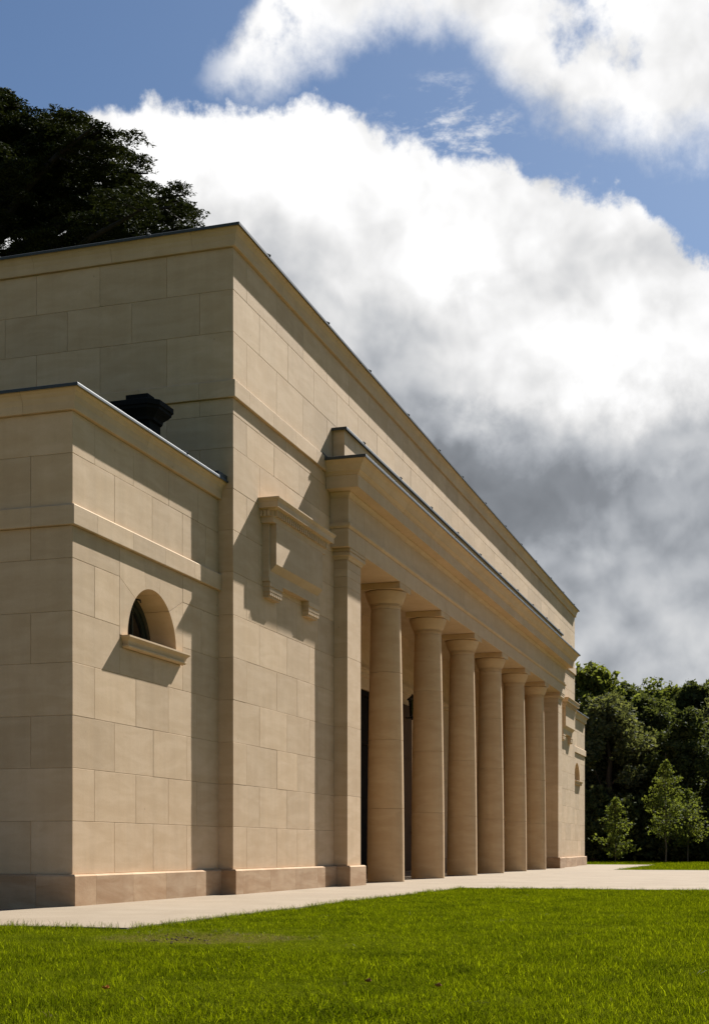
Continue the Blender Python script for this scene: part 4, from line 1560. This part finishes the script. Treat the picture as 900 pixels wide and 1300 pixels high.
# ---- the cedar behind the building
def cedar(loc):
    random.seed(77)
    root = tag(empty('cedar_tree', loc), 'huge dark cedar with layered boughs behind the near end of the roof', 'tree')
    H = 28.4
    tr = MB()
    limb(tr, (0, 0, -0.3), (0.6, -0.3, H * 0.62), 1.0, 0.55, 9, 0.02)
    limb(tr, (0.6, -0.3, H * 0.6), (0.2, 0.4, H * 1.01), 0.5, 0.08, 7, 0.04)
    pads = []
    # envelope of the crown: height, reach
    env = [(9, 11.0), (14, 12.4), (18, 12.6), (20.5, 11.0), (22.0, 10.2), (23.4, 9.9), (24.4, 8.5), (25.3, 6.8), (26.0, 5.2), (26.7, 3.7), (27.4, 2.7), (28.1, 2.1), (28.8, 1.5), (29.4, 0.8)]

    def reach(z):
        for (z0, r0), (z1, r1) in zip(env, env[1:]):
            if z0 <= z <= z1:
                return r0 + (r1 - r0) * (z - z0) / (z1 - z0)
        return 0.5
    # boughs come off the stem in tiers, so the crown reads as level plates with gaps between
    tiers = [11, 13.5, 16, 18, 19.6, 21.0, 22.2, 23.3, 24.3, 25.0, 25.6, 26.2, 26.8, 27.4, 28.0, 28.5]
    boughs = []
    for ti, tz in enumerate(tiers):
        n_t = 5 if tz < 24 else (7 if tz < 26 else 5)
        for i in range(n_t):
            z = tz + random.uniform(-0.25, 0.25)
            boughs.append((z, reach(z) * random.uniform(0.78, 1.03), ti * 1.1 + 6.283 * (i + random.uniform(-0.25, 0.25)) / n_t))
        for da in ((-0.35, 0.3) if tz < 24 else (-0.55, -0.2, 0.12, 0.45)):         # the side towards the lawn is the fuller one
            z = tz + random.uniform(-0.2, 0.2)
            boughs.append((z, reach(z) * random.uniform(0.88, 1.02), math.atan2(-cs, sn) + da + random.uniform(-0.2, 0.2)))
    for (z, rc, a) in boughs:
        p0 = Vector((0.3, 0, max(6.0, z - rc * random.uniform(0.22, 0.38))))
        p1 = Vector((math.cos(a) * rc, math.sin(a) * rc, z))
        mid = p0.lerp(p1, 0.5) + Vector((0, 0, rc * 0.12))
        r0 = 0.05 + 0.02 * rc
        pts = [p0, p0.lerp(mid, 0.5) + Vector((random.uniform(-.2, .2), random.uniform(-.2, .2), 0.15)), mid, mid.lerp(p1, 0.5) + Vector((0, 0, 0.18)), p1]
        tr.tube(pts, [r0, r0 * 0.85, r0 * 0.6, r0 * 0.35, 0.03], 6)
        dirv = (p1 - p0)
        dirv.z = 0
        dirv.normalize()
        side = Vector((-dirv.y, dirv.x, 0))
        # flat sprays along the outer two thirds of the bough
        n_s = int(7 + rc * 2.4)
        for j in range(n_s):
            t = 0.30 + 0.72 * (j + random.random()) / n_s
            if t <= 0.5:
                q = pts[1].lerp(pts[2], (t - 0.25) * 4)
            elif t <= 0.75:
                q = pts[2].lerp(pts[3], (t - 0.5) * 4)
            else:
                q = pts[3].lerp(pts[4], (t - 0.75) * 4)
            off = side * random.uniform(-1, 1) * rc * 0.26 * (1.15 - 0.6 * t)
            q = q + off + Vector((0, 0, random.uniform(-0.06, 0.14)))
            pads.append((q, random.uniform(0.40, 0.85) * (1.0 if rc > 3 else 0.7)))
            if random.random() < 0.3:
                tr.tube([q - off, q], [0.03, 0.012], 5)
    P_ = []
    for c_, s_ in pads:
        k = int(560 * s_ * s_) + 40
        a = rng.uniform(0, 6.283, k)
        rr = s_ * np.sqrt(rng.random(k)) * (0.75 + 0.25 * np.sin(a * 5 + c_.x * 7) + 0.12 * np.sin(a * 11 + c_.y * 5))
        h = rng.normal(size=k) * 0.035 + 0.08 * (1 - (rr / s_)) - 0.14 * (rr / s_) ** 2
        P_.append(np.stack([c_.x + rr * np.cos(a), c_.y + rr * np.sin(a), c_.z + h], 1))
    P_ = np.concatenate(P_)
    trm = tr.build('trunk', M_CBARK, None, True, (0, 0, 0))
    trm.parent = root
    trm.location = (0, 0, 0)
    o = bpy.data.objects.new('crown', leaf_mesh('crown', P_, 0.068, M_CEDAR, 0.72, 0.5, 0.34))
    col.objects.link(o)
    o.parent = root
    return root


cedar(at(-62, 50))
